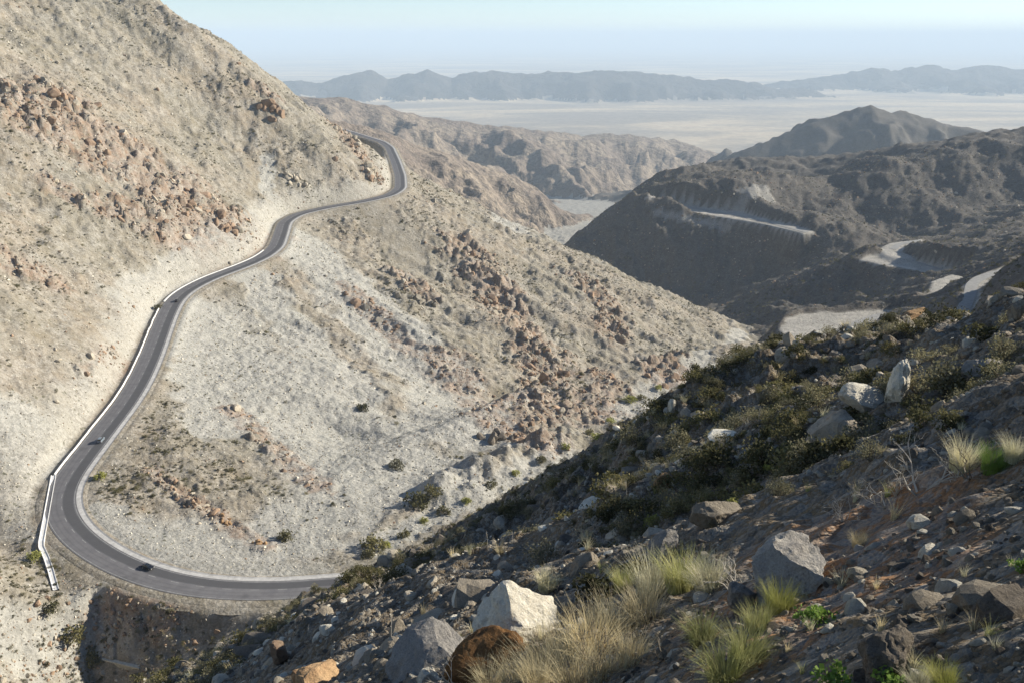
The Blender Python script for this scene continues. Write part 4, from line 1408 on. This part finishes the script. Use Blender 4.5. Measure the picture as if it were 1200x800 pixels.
# rocks and scrub of the hills across the canyon
x, y, r = polar_points(52000, 560, 2100, 1.3, az0=1, az1=36, seed=31)
z, idx, red, pale, smo, D, SD, BD = chunked(height, x, y)
nz = fbm(x / 70, y / 70, 3, 351)
ok = (idx == 2) & (BD > 3)
st = ok & (rs.uniform(size=len(x)) < np.clip(.22 + .5 * nz, .05, .6))
sz = rs.lognormal(.05, .5, len(x)).clip(.5, 4.5) * np.interp(r, [560, 2100], [.6, 1.3])
scatter('canyon_stones', 'brown rocks strewn over the shadowed canyon hills', 'stones', STONES_MID, np.stack([x, y, z - .3 * sz], 1)[st], sz[st], rand_rot(st.sum(), .6), 9)
bu = ok & ~st & (rs.uniform(size=len(x)) < np.clip(.45 - .4 * nz, .1, .8))
sz = rs.lognormal(.15, .4, len(x)).clip(.6, 2.6)
scatter('canyon_scrub', 'dark scrub dotting the shadowed canyon hills', 'scrub', NEAR_BUSH[:6], np.stack([x, y, z - .05], 1)[bu], sz[bu], rand_rot(bu.sum(), .1), 10)
# ------------------------------------------------------------------ boulders, grass and shrubs that can be singled out
FWD = np.array([0, math.cos(PITCH), -math.sin(PITCH)])
def spot(px, py, tmax=400.0):
    h_ = hit(px, py, True, 1.2, tmax)
    if h_ is None:
        h_ = hit(px, py + 12, True, 1.2, 3000.0)
    return h_, float(h_ @ FWD) / FPX          # ground point, metres per photo pixel there

def boulder(px, py, wpx, mat, label, seed, dim=(1, 1, 1), rot=(0, 0, 0), sub=4, cuts=14, sink=.3, depth=(.5, .9), extra=(), rough=.15, name='boulder', group=None):
    g, mpp = spot(px, py)
    s_ = wpx * mpp / 2 * .88
    me = rock_mesh(name, seed, mat, sub=sub, cuts=cuts, dim=dim, depth=depth, extra=extra, rough=rough)
    o = bpy.data.objects.new(name, me)
    o.location = (g[0], g[1], g[2] + s_ * dim[2] * (1 - 2 * sink))
    o.rotation_euler = rot; o.scale = (s_,) * 3
    COL.objects.link(o)
    tag(o, label, 'boulder', group)
    return o

M_WHITEROCK = stone_mat('white_quartz_rock', (.56, .51, .41), (.72, .67, .56), (.46, .39, .29), scale=1.2, bump=.06, rnd=0)
M_BROWNROCK = stone_mat('brown_stained_rock', (.16, .085, .035), (.26, .14, .06), (.10, .055, .03), scale=1.6, bump=.08, rnd=0)
M_BLUEGREY = stone_mat('blue_grey_rock', (.25, .232, .21), (.34, .315, .28), (.28, .235, .19), scale=1.3, bump=.06, rnd=0)
M_TWOTONE = stone_mat('grey_boulder_rock', (.34, .31, .275), (.43, .40, .35), (.36, .29, .22), scale=1.2, bump=.06, rnd=0)

boulder(608, 752, 128, M_WHITEROCK, 'bright white peaked boulder above the brown stained rock', 901, dim=(1, .85, .8), rot=(.1, -.15, .3), cuts=5, sink=.2, depth=(.8, .95),
        extra=[((.62, -.35, .7), .42), ((-.82, -.1, .55), .5), ((.45, -.85, .25), .5), ((.95, -.1, .3), .72), ((.1, -.6, .8), .58)], sub=5)
boulder(568, 788, 118, M_BROWNROCK, 'dark rust brown overhanging rock under the white peaked boulder', 902, dim=(1, .9, .5), rot=(.2, -.5, .2), cuts=9, sink=.38, sub=5)
boulder(505, 775, 120, M_BLUEGREY, 'sloping blue grey slab beside the brown stained rock', 903, dim=(1.1, .9, .32), rot=(.45, -.42, .4), cuts=8, sink=.35, sub=4)
boulder(502, 803, 40, M_WHITEROCK, 'small white rock below the blue grey slab', 904, dim=(1, .8, .7), rot=(.1, .1, 1.0), sink=.15)
boulder(922, 690, 128, M_TWOTONE, 'large grey boulder with pale sunlit top next to rust brown soil', 905, dim=(1.05, .8, .62), rot=(.15, -.6, .35), cuts=13, sink=.24, sub=5,
        extra=[((.8, -.1, .6), .6)])
boulder(868, 712, 52, M_BLUEGREY, 'small grey block leaning on the large pale topped boulder', 906, dim=(1, .9, .95), rot=(.2, .2, .3), sink=.2)
boulder(1012, 482, 84, M_PALE, 'cream coloured low boulder beside the upright blade of rock', 907, dim=(1, .8, .5), rot=(.05, .12, .2), sink=.12,
        extra=[((.3, -.6, .7), .4)])
boulder(1048, 470, 58, M_PALE, 'upright cream blade of rock curving above the low boulder', 908, dim=(.5, .8, 1.25), rot=(.05, .12, -.3), sink=.14, cuts=7)
boulder(980, 520, 70, M_GRAN, 'long grey slab sloping down from the cream boulder', 909, dim=(1.1, 1.2, .8), rot=(.35, -.5, .4), sink=.32)
boulder(1038, 785, 100, M_DARKR, 'rounded dark grey boulder beneath the gravel bank', 910, dim=(1, .85, .8), rot=(.2, .1, .8), sink=.22, cuts=14, depth=(.6, .9), sub=5)
boulder(1012, 796, 48, M_DARKR, 'small dark stone tucked against the rounded dark boulder', 911, dim=(1, .8, .55), rot=(.1, .1, .2), sink=.2)
boulder(838, 612, 62, M_GRAN, 'grey boulder with a yellow green shrub at its side', 912, dim=(1.1, .9, .75), rot=(.2, -.3, .2), sink=.2)
boulder(772, 648, 52, M_BLUEGREY, 'tilted blue grey slab behind the tall bunch grass', 913, dim=(1.1, .7, .55), rot=(.2, -.6, .3), sink=.1)
boulder(368, 803, 66, M_RUSTR, 'orange brown boulder low on the hillside among olive scrub', 914, dim=(1.2, .9, .6), rot=(.1, .1, .4), sink=.15, cuts=14)
boulder(776, 575, 34, M_RUSTR, 'pair sized orange rock jutting from the dark scrub band', 915, dim=(1, .7, 1.0), rot=(.1, -.3, .2), sink=.15)
boulder(787, 480, 18, M_PALE, 'pale rock standing on the hillside rim above the wash', 916, dim=(.7, .7, 1.1), rot=(.1, .2, .2), sink=.15)
boulder(1150, 442, 54, M_BLUEGREY, 'broad blue grey boulder shaded below the dark round bush', 917, dim=(1.1, .8, .7), rot=(.3, -.3, .5), sink=.25)
boulder(1096, 475, 44, M_DARKR, 'dark low rock above the bleached twiggy shrub', 918, dim=(1.2, .8, .5), rot=(.2, -.3, .5), sink=.2)
boulder(1180, 720, 90, M_DARKR, 'dark brown rock set into the gravel bank', 919, dim=(1.1, .8, .7), rot=(.4, -.2, .5), sink=.35)
boulder(1190, 372, 26, M_TANR, 'tan bluff rock beside the lower highway', 920, dim=(.9, .8, 1.3), rot=(.1, .1, .3), sink=.2)
boulder(1068, 372, 30, M_RUSTR, 'reddish rocks heap at the hillside crest', 921, dim=(1.4, .8, .5), rot=(.1, -.2, .3), sink=.2)
boulder(330, 775, 40, M_REDR, 'reddish upright rock above the orange brown boulder', 922, dim=(.7, .7, 1.1), rot=(.1, -.3, .2), sink=.2)
boulder(685, 665, 40, M_GRAN, 'grey rock on the rim of the dark hollow', 923, dim=(1.2, .8, .6), rot=(.2, -.4, .2), sink=.25)
boulder(735, 560, 30, M_GRAN, 'weathered grey rock in the middle of the scrub band', 924, dim=(1.1, .8, .7), rot=(.2, -.4, .2), sink=.2)
boulder(900, 540, 40, M_GRAN, 'flat grey rock beside yellow green shrubs', 925, dim=(1.4, .8, .45), rot=(.2, -.45, .3), sink=.25)
# outcrops across the canyon
for (px, py, w, mt, lb, sd) in ((315, 118, 34, M_REDR, 'dark red brown crag high on the mountainside below the skyline', 931), (578, 515, 36, M_DARKR, 'dark squarish crag at the foot of the sunlit slope', 932),
                                (262, 255, 26, M_REDR, 'red brown crag at the edge of the big red outcrop', 933), (435, 195, 26, M_TANR, 'tan crag rising beside the road corner', 934),
                                (490, 342, 26, M_TANR, 'tan crag standing out of the middle slope', 935), (345, 200, 22, M_TANR, 'pale tan crag above the upper road curve', 936),
                                (305, 635, 16, M_RUSTR, 'orange rock at the lower end of the slanting reddish outcrop', 937), (268, 612, 16, M_RUSTR, 'orange rock in the slanting reddish outcrop inside the bend', 938),
                                (225, 590, 14, M_REDR, 'red brown rock in the slanting outcrop inside the bend', 939)):
    g, mpp = spot(px, py)
    s_ = w * mpp / 2
    r_ = np.random.default_rng(sd)
    parts = []
    for j in range(11):
        v, f = rock_shape(sd * 20 + j, sub=2, cuts=12, dim=(1, .85, 1.05), depth=(.35, .75))
        q_ = r_.uniform(.22, .6) * s_
        a_ = r_.uniform(0, 6.28); ca, sa = math.cos(a_), math.sin(a_)
        o_ = r_.normal(0, .5, 2) * s_
        zz = float(height(np.array([g[0] + o_[0]]), np.array([g[1] + o_[1]]))[0][0]) - g[2]
        v = v @ np.array([[ca, sa, 0], [-sa, ca, 0], [0, 0, 1]]) * q_ + np.array([o_[0], o_[1], zz + q_ * .1])
        parts.append((v, f))
    o = bpy.data.objects.new('crag', to_mesh('crag', merge(parts), mt)); o.location = tuple(g)
    COL.objects.link(o); tag(o, lb, 'crag')

def tuft(px, py, hpx, mat, label, seed, group=None, n=260, spread=.55, width=.011, name='grass_tuft', cat='grass', base=.18, sc=(1, 1, 1)):
    g, mpp = spot(px, py)
    me = to_mesh(name, tuft_parts(seed, n=n, spread=spread, width=width, base=base), mat)
    o = bpy.data.objects.new(name, me)
    s_ = hpx * mpp * 1.0
    o.location = (g[0], g[1], g[2]); o.scale = (s_ * sc[0], s_ * sc[1], s_ * sc[2]); o.rotation_euler = (0, -.15, seed * 1.3)
    COL.objects.link(o)
    tag(o, label, cat, group)
    return o
SG = 'straw coloured dry grass tuft around the white peaked boulder'
sd = 0
for px, py, h_ in ((640, 792, 70), (690, 765, 72), (722, 745, 62), (662, 770, 60), (605, 802, 48), (575, 806, 42), (705, 795, 58), (740, 775, 50), (630, 806, 50), (670, 804, 60), (755, 725, 60), (700, 735, 44)):
    sd += 1
    tuft(px, py, h_, M_STRAW, SG, 1000 + sd, 'straw tufts by the white boulder', n=330, spread=.72, width=.006, base=.34)
for px, py, h_, mt, lb in ((765, 700, 66, M_PALEG, 'tall pale bunch grass between the slab and the dark hollow'), (800, 690, 60, M_GRASSG, 'thick green and cream bunch grass beside the pale bunch grass'),
                           (832, 692, 52, M_PALEG, 'cream bunch grass next to the small grey block'), (822, 752, 46, M_GRASSG, 'green grass clump below the cream bunch grass'),
                           (872, 776, 60, M_GRASSG, 'green grass clump left of the rust brown soil'), (912, 716, 46, M_YELLOW, 'yellow green grass at the foot of the large pale topped boulder'),
                           (888, 738, 40, M_GRASSG, 'short green grass below the small grey block'), (848, 797, 58, M_GRASSG, 'dark green grass beside the straw coloured tufts'),
                           (1163, 552, 42, M_GREEN, 'vivid green grass clump behind the bleached twiggy shrub'), (1128, 550, 48, M_PALEG, 'arching cream dry grass next to the vivid green clump'),
                           (1190, 540, 40, M_PALEG, 'sparse cream dry grass beyond the vivid green clump'), (1106, 806, 40, M_YELLOW, 'yellow green grass clump below the gravel bank'),
                           (1076, 806, 34, M_PALEG, 'grey dry grass beside the yellow green clump'), (1005, 640, 22, M_STRAW, 'short dry grass along the top of the rust brown soil'),
                           (640, 690, 30, M_PALEG, 'pale grass behind the white peaked boulder'), (730, 690, 34, M_GRASSG, 'green grass on the rim of the dark hollow')):
    sd += 1
    tuft(px, py, h_, mt, lb, 1000 + sd, n=560, spread=.72, width=.0065, base=.30)
SR = np.random.default_rng(77)
for i in range(46):
    px, py = SR.uniform(430, 1190), SR.uniform(560, 795)
    if py < 800 - (px - 170) * .42:
        continue
    kind_ = [M_STRAW, M_PALEG, M_GRASSG][i % 3]
    lb = ['small straw coloured grass sprig on the stony ground', 'small cream grass sprig on the stony ground', 'small green grass sprig on the stony ground'][i % 3]
    tuft(px, py, SR.uniform(16, 34), kind_, lb, 1300 + i, ['straw sprigs', 'cream sprigs', 'green sprigs'][i % 3], n=50, spread=.7, width=.012, base=.12)

def herb(px, py, wpx, mat, label, seed, n=420, leaf=.16, Hh=.7, name='shrub', stem=M_TWIG, group=None):
    g, mpp = spot(px, py, 3000.0)
    (lv, lf), st = bush_parts(seed, n=n, leaf=leaf, Hh=Hh, lumps=8)
    o = empty(name, (g[0], g[1], g[2]), (0, 0, seed), wpx * mpp / 2)
    for nm, vf, mt in (('foliage', (lv, lf), mat), ('stem', st, stem)):
        c = bpy.data.objects.new(nm, to_mesh(nm, vf, mt)); COL.objects.link(c); c.parent = o
    tag(o, label, 'shrub', group)
    return o
for i, (px, py, w, mt, lb) in enumerate((
        (957, 730, 54, M_GREEN, 'bright green leafy herb on the rust brown soil'), (1200, 668, 34, M_GREEN, 'bright green leafy herb on the gravel bank'),
        (985, 810, 70, M_GREEN, 'bright green low plant below the small dark stone'), (1042, 812, 60, M_GREEN, 'bright green low plant below the rounded dark boulder'),
        (904, 552, 20, M_YELLOW, 'yellow green shrub at the end of the flat grey rock'), (917, 530, 15, M_YELLOW, 'small yellow green shrub above the flat grey rock'),
        (766, 614, 26, M_YELLOW, 'yellow green shrub above the tilted blue grey slab'), (858, 592, 20, M_YELLOW, 'yellow green shrub on the shoulder of the grey boulder'),
        (987, 530, 46, M_DARKLF, 'dark round bush at the foot of the long grey slab'), (1152, 396, 42, M_DARKLF, 'large dark bush on the hillside crest by the lower highway'),
        (700, 700, 66, M_DARKLF, 'dark bush filling the hollow behind the tall bunch grass'), (745, 672, 40, M_OLIVE, 'olive bush on the edge of the dark hollow'),
        (335, 632, 24, M_OLIVE, 'single olive bush on the pale slope inside the bend'), (440, 642, 36, M_OLIVE, 'wide olive bush beside the wash'),
        (490, 592, 38, M_DARKLF, 'wide dark bush in the wash below the sunlit slope'), (507, 577, 24, M_OLIVE, 'small olive bush behind the wide dark bush in the wash'),
        (425, 480, 18, M_DARKLF, 'dark bush high on the grey scree'), (465, 548, 22, M_GREYLF, 'grey green bush low on the grey scree'),
        (738, 470, 18, M_YELLOW, 'yellow green bush at the edge of the gravel wash'), (700, 515, 20, M_YELLOW, 'yellow green bush under the hillside rim'),
        (118, 560, 18, M_YELLOW, 'yellow green bush on the verge inside the bend'), (185, 362, 12, M_DARKLF, 'dark bush at the end of the white barrier'),
        (40, 655, 22, M_YELLOW, 'yellow green bush beside the white drain chute'), (85, 745, 34, M_OLIVE, 'olive bush on the bank left of the culvert'), (110, 775, 30, M_OLIVE, 'olive bush close to the culvert'),
        (60, 715, 26, M_DARKLF, 'dark bush at the foot of the white drain chute'))):
    herb(px, py, w, mt, lb, 1500 + i)
for i, (px, py, w) in enumerate(((432, 652, 20), (452, 640, 15), (474, 628, 18), (497, 612, 14), (520, 600, 20), (546, 588, 15), (575, 570, 17), (604, 556, 14), (634, 540, 16), (662, 524, 14), (690, 508, 15), (716, 494, 13), (752, 468, 14), (772, 455, 12))):
    herb(px, py, w, (M_OLIVE, M_YELLOW)[i % 2], ('olive bush lining the pale wash at the foot of the sunlit slope', 'yellow green bush lining the pale wash at the foot of the sunlit slope')[i % 2], 1560 + i, group=('olive bushes of the wash', 'yellow green bushes of the wash')[i % 2])
def twiggy(px, py, hpx, label, seed, mat):
    g, mpp = spot(px, py)
    o = bpy.data.objects.new('dry_shrub', to_mesh('dry_shrub', twig_parts(seed), mat))
    o.location = tuple(g); s_ = hpx * mpp; o.scale = (s_ * 1.2, s_ * 1.2, s_); o.rotation_euler = (0, 0, seed)
    COL.objects.link(o); tag(o, label, 'dry shrub')
for i, (px, py, h_, lb, mt) in enumerate(((1078, 576, 80, 'bleached twiggy shrub in front of the vivid green grass clump', M_GREYTW), (1040, 592, 50, 'bleached twiggy shrub above the rust brown soil', M_GREYTW),
                                      (858, 690, 46, 'bare white twigs beside the small grey block', M_GREYTW), (1135, 560, 50, 'brown twiggy shrub under the arching cream grass', M_TWIG),
                                      (700, 780, 60, 'brown dry shrub among the straw coloured tufts', M_TWIG), (545, 806, 60, 'bare pale twigs in front of the brown stained rock', M_GREYTW),
                                      (780, 770, 46, 'brown dry shrub between the straw tufts and the green grass', M_TWIG), (990, 610, 34, 'thin bare twigs behind the large pale topped boulder', M_GREYTW))):
    twiggy(px, py, h_, lb, 1600 + i, mt)
# thin dead flower stalks
for i, (px, py, h_) in enumerate(((426, 728, 30), (458, 752, 44), (488, 770, 36), (572, 642, 26), (735, 590, 30), (752, 588, 24), (888, 500, 30), (816, 600, 26), (690, 560, 18), (941, 470, 22), (600, 640, 24), (360, 745, 20))):
    g, mpp = spot(px, py)
    L = h_ * mpp
    r_ = np.random.default_rng(1700 + i)
    lean = r_.normal(0, .12, 2)
    pth = [g + np.array([lean[0] * t * L, lean[1] * t * L, L * t - .05]) for t in (0, .35, .7, 1.0)]
    v, f = tube(pth, [L * .012, L * .010, L * .008, L * .004], 5)
    parts = [(v, f)]
    for b_ in range(6):
        t = .55 + .07 * b_; a = r_.uniform(0, 6.28); p0 = g + np.array([lean[0] * t * L, lean[1] * t * L, L * t - .05])
        parts.append(tube([p0, p0 + np.array([math.cos(a) * .05, math.sin(a) * .05, .05]) * L], [L * .006, L * .003], 3))
    V, Fc = merge(parts)
    V = [np.asarray(q_) - g for q_ in V]
    o = bpy.data.objects.new('dry_stalk', to_mesh('dry_stalk', (V, Fc), M_GREYTW)); o.location = tuple(g)
    COL.objects.link(o); tag(o, 'thin pale dead flower stalk standing above the scrub', 'stalk', 'dead stalks on the hillside')

# ------------------------------------------------------------------ say which stone or bush is which
bpy.context.view_layer.update()
MARKS = []
SHORT = {'boulder': 1, 'grass_tuft': 1, 'dry_shrub': 1, 'shrub': 1}
MARK_TXT = [('bright white peaked', 'the white peaked boulder'), ('large grey boulder with', 'the large pale topped boulder'), ('upright cream', 'the upright cream blade of rock'),
            ('rounded dark grey', 'the rounded dark boulder'), ('vivid green', 'the vivid green grass clump'), ('orange brown boulder low', 'the orange brown boulder'),
            ('broad blue grey', 'the broad blue grey boulder'), ('large dark bush on the hillside', 'the large dark crest bush'), ('long grey slab', 'the long grey slab'), ('tilted blue grey', 'the tilted blue grey slab'),
            ('grey boulder with a yellow', 'the grey boulder with the yellow shrub'), ('tall pale bunch', 'the tall pale bunch grass'), ('dark brown rock', 'the dark brown rock in the bank'), ('pale rock standing', 'the pale rock on the rim'),
            ('reddish upright', 'the reddish upright rock'), ('pair sized orange', 'the orange rock of the scrub band'), ('flat grey rock', 'the flat grey rock'), ('weathered grey rock', 'the weathered grey rock'),
            ('sloping blue grey', 'the sloping blue grey slab')]
for o in list(scene.objects):
    lb = o.get('label')
    if lb and o.parent is None:
        for a_, b_ in MARK_TXT:
            if lb.startswith(a_):
                MARKS.append((np.array(o.location), b_))
OUT_TXT = ['in the big red outcrop high above the highway', 'in the red outcrop just above the highway curve', 'in the small outcrop above the straight', 'by the dark crag below the skyline', 'beside the road corner',
           'in the reddish streak of the middle slope', 'around the tan crag of the middle slope', 'in the long outcrop down the middle slope', 'in the reddish streak inside the bend', 'in the slanting outcrop inside the bend',
           'by the dark crag at the slope foot', 'in the outcrop above the gravel wash', 'on the mountain skyline', 'low on the middle slope', 'on the upper mountainside', 'in the tan cut above the straight', 'on the slope left of the road', 'on the road fill above the culvert']
for o in list(scene.objects):
    if o.parent is not None or o.name.split('.')[0] not in ('stone', 'shrub', 'boulder') or not o.get('group'):
        continue
    p = np.array(o.location); size = o.scale[0]; lb = o['label']
    rr_ = float(np.hypot(p[0], p[1]))
    if 'hillside' in lb:
        kindw = lb.split(' lying')[0].split(' growing')[0]
        big = 'large ' if size * FPX / rr_ > 17 else ('small ' if size * FPX / rr_ < 9 else '')
        ds = [(np.linalg.norm(p - m_) / rr_, t_) for m_, t_ in MARKS]
        d_, t_ = min(ds, key=lambda e: e[0])
        if d_ < .045: where = 'beside ' + t_
        elif d_ < .10: where = 'near ' + t_
        elif rr_ > 110: where = 'low on the hillside above the highway bend' if p[0] < 0 else 'along the far rim of the hillside'
        elif rr_ > 45: where = 'in the scrub band of the hillside'
        elif rr_ > 18: where = 'on the upper slope of the hillside'
        else: where = 'on the bare stony foreground of the hillside'
        o['label'] = big + kindw.replace('loose ', '') + ' ' + where
    elif 'outcrop' in lb:
        best = min(((min(np.linalg.norm(p - q_) for q_ in pts) - w_, j) for j, (pts, w_) in enumerate(STROKES['red'])), key=lambda e: e[0])
        col = 'tan' if lb.startswith('tan') else 'red brown'
        if best[0] < 25: where = OUT_TXT[STROKE_ID['red'][best[1]]]
        else: where = 'scattered on the sunlit slope'
        o['label'] = col + ' boulder ' + where
    elif 'around the highway' in lb:
        col = lb.split(' bush')[0]
        if p[1] < 262 and p[0] < -60: where = 'on the bank around the culvert gorge'
        elif rr_ < 420: where = 'on the pale slope inside the highway bend'
        else: where = 'on the sunlit slope beyond the bend'
        o['label'] = ('large ' if size > .9 else '') + col + ' bush ' + where
    o['group'] = o['label'].replace('beside', 'by')[:60]
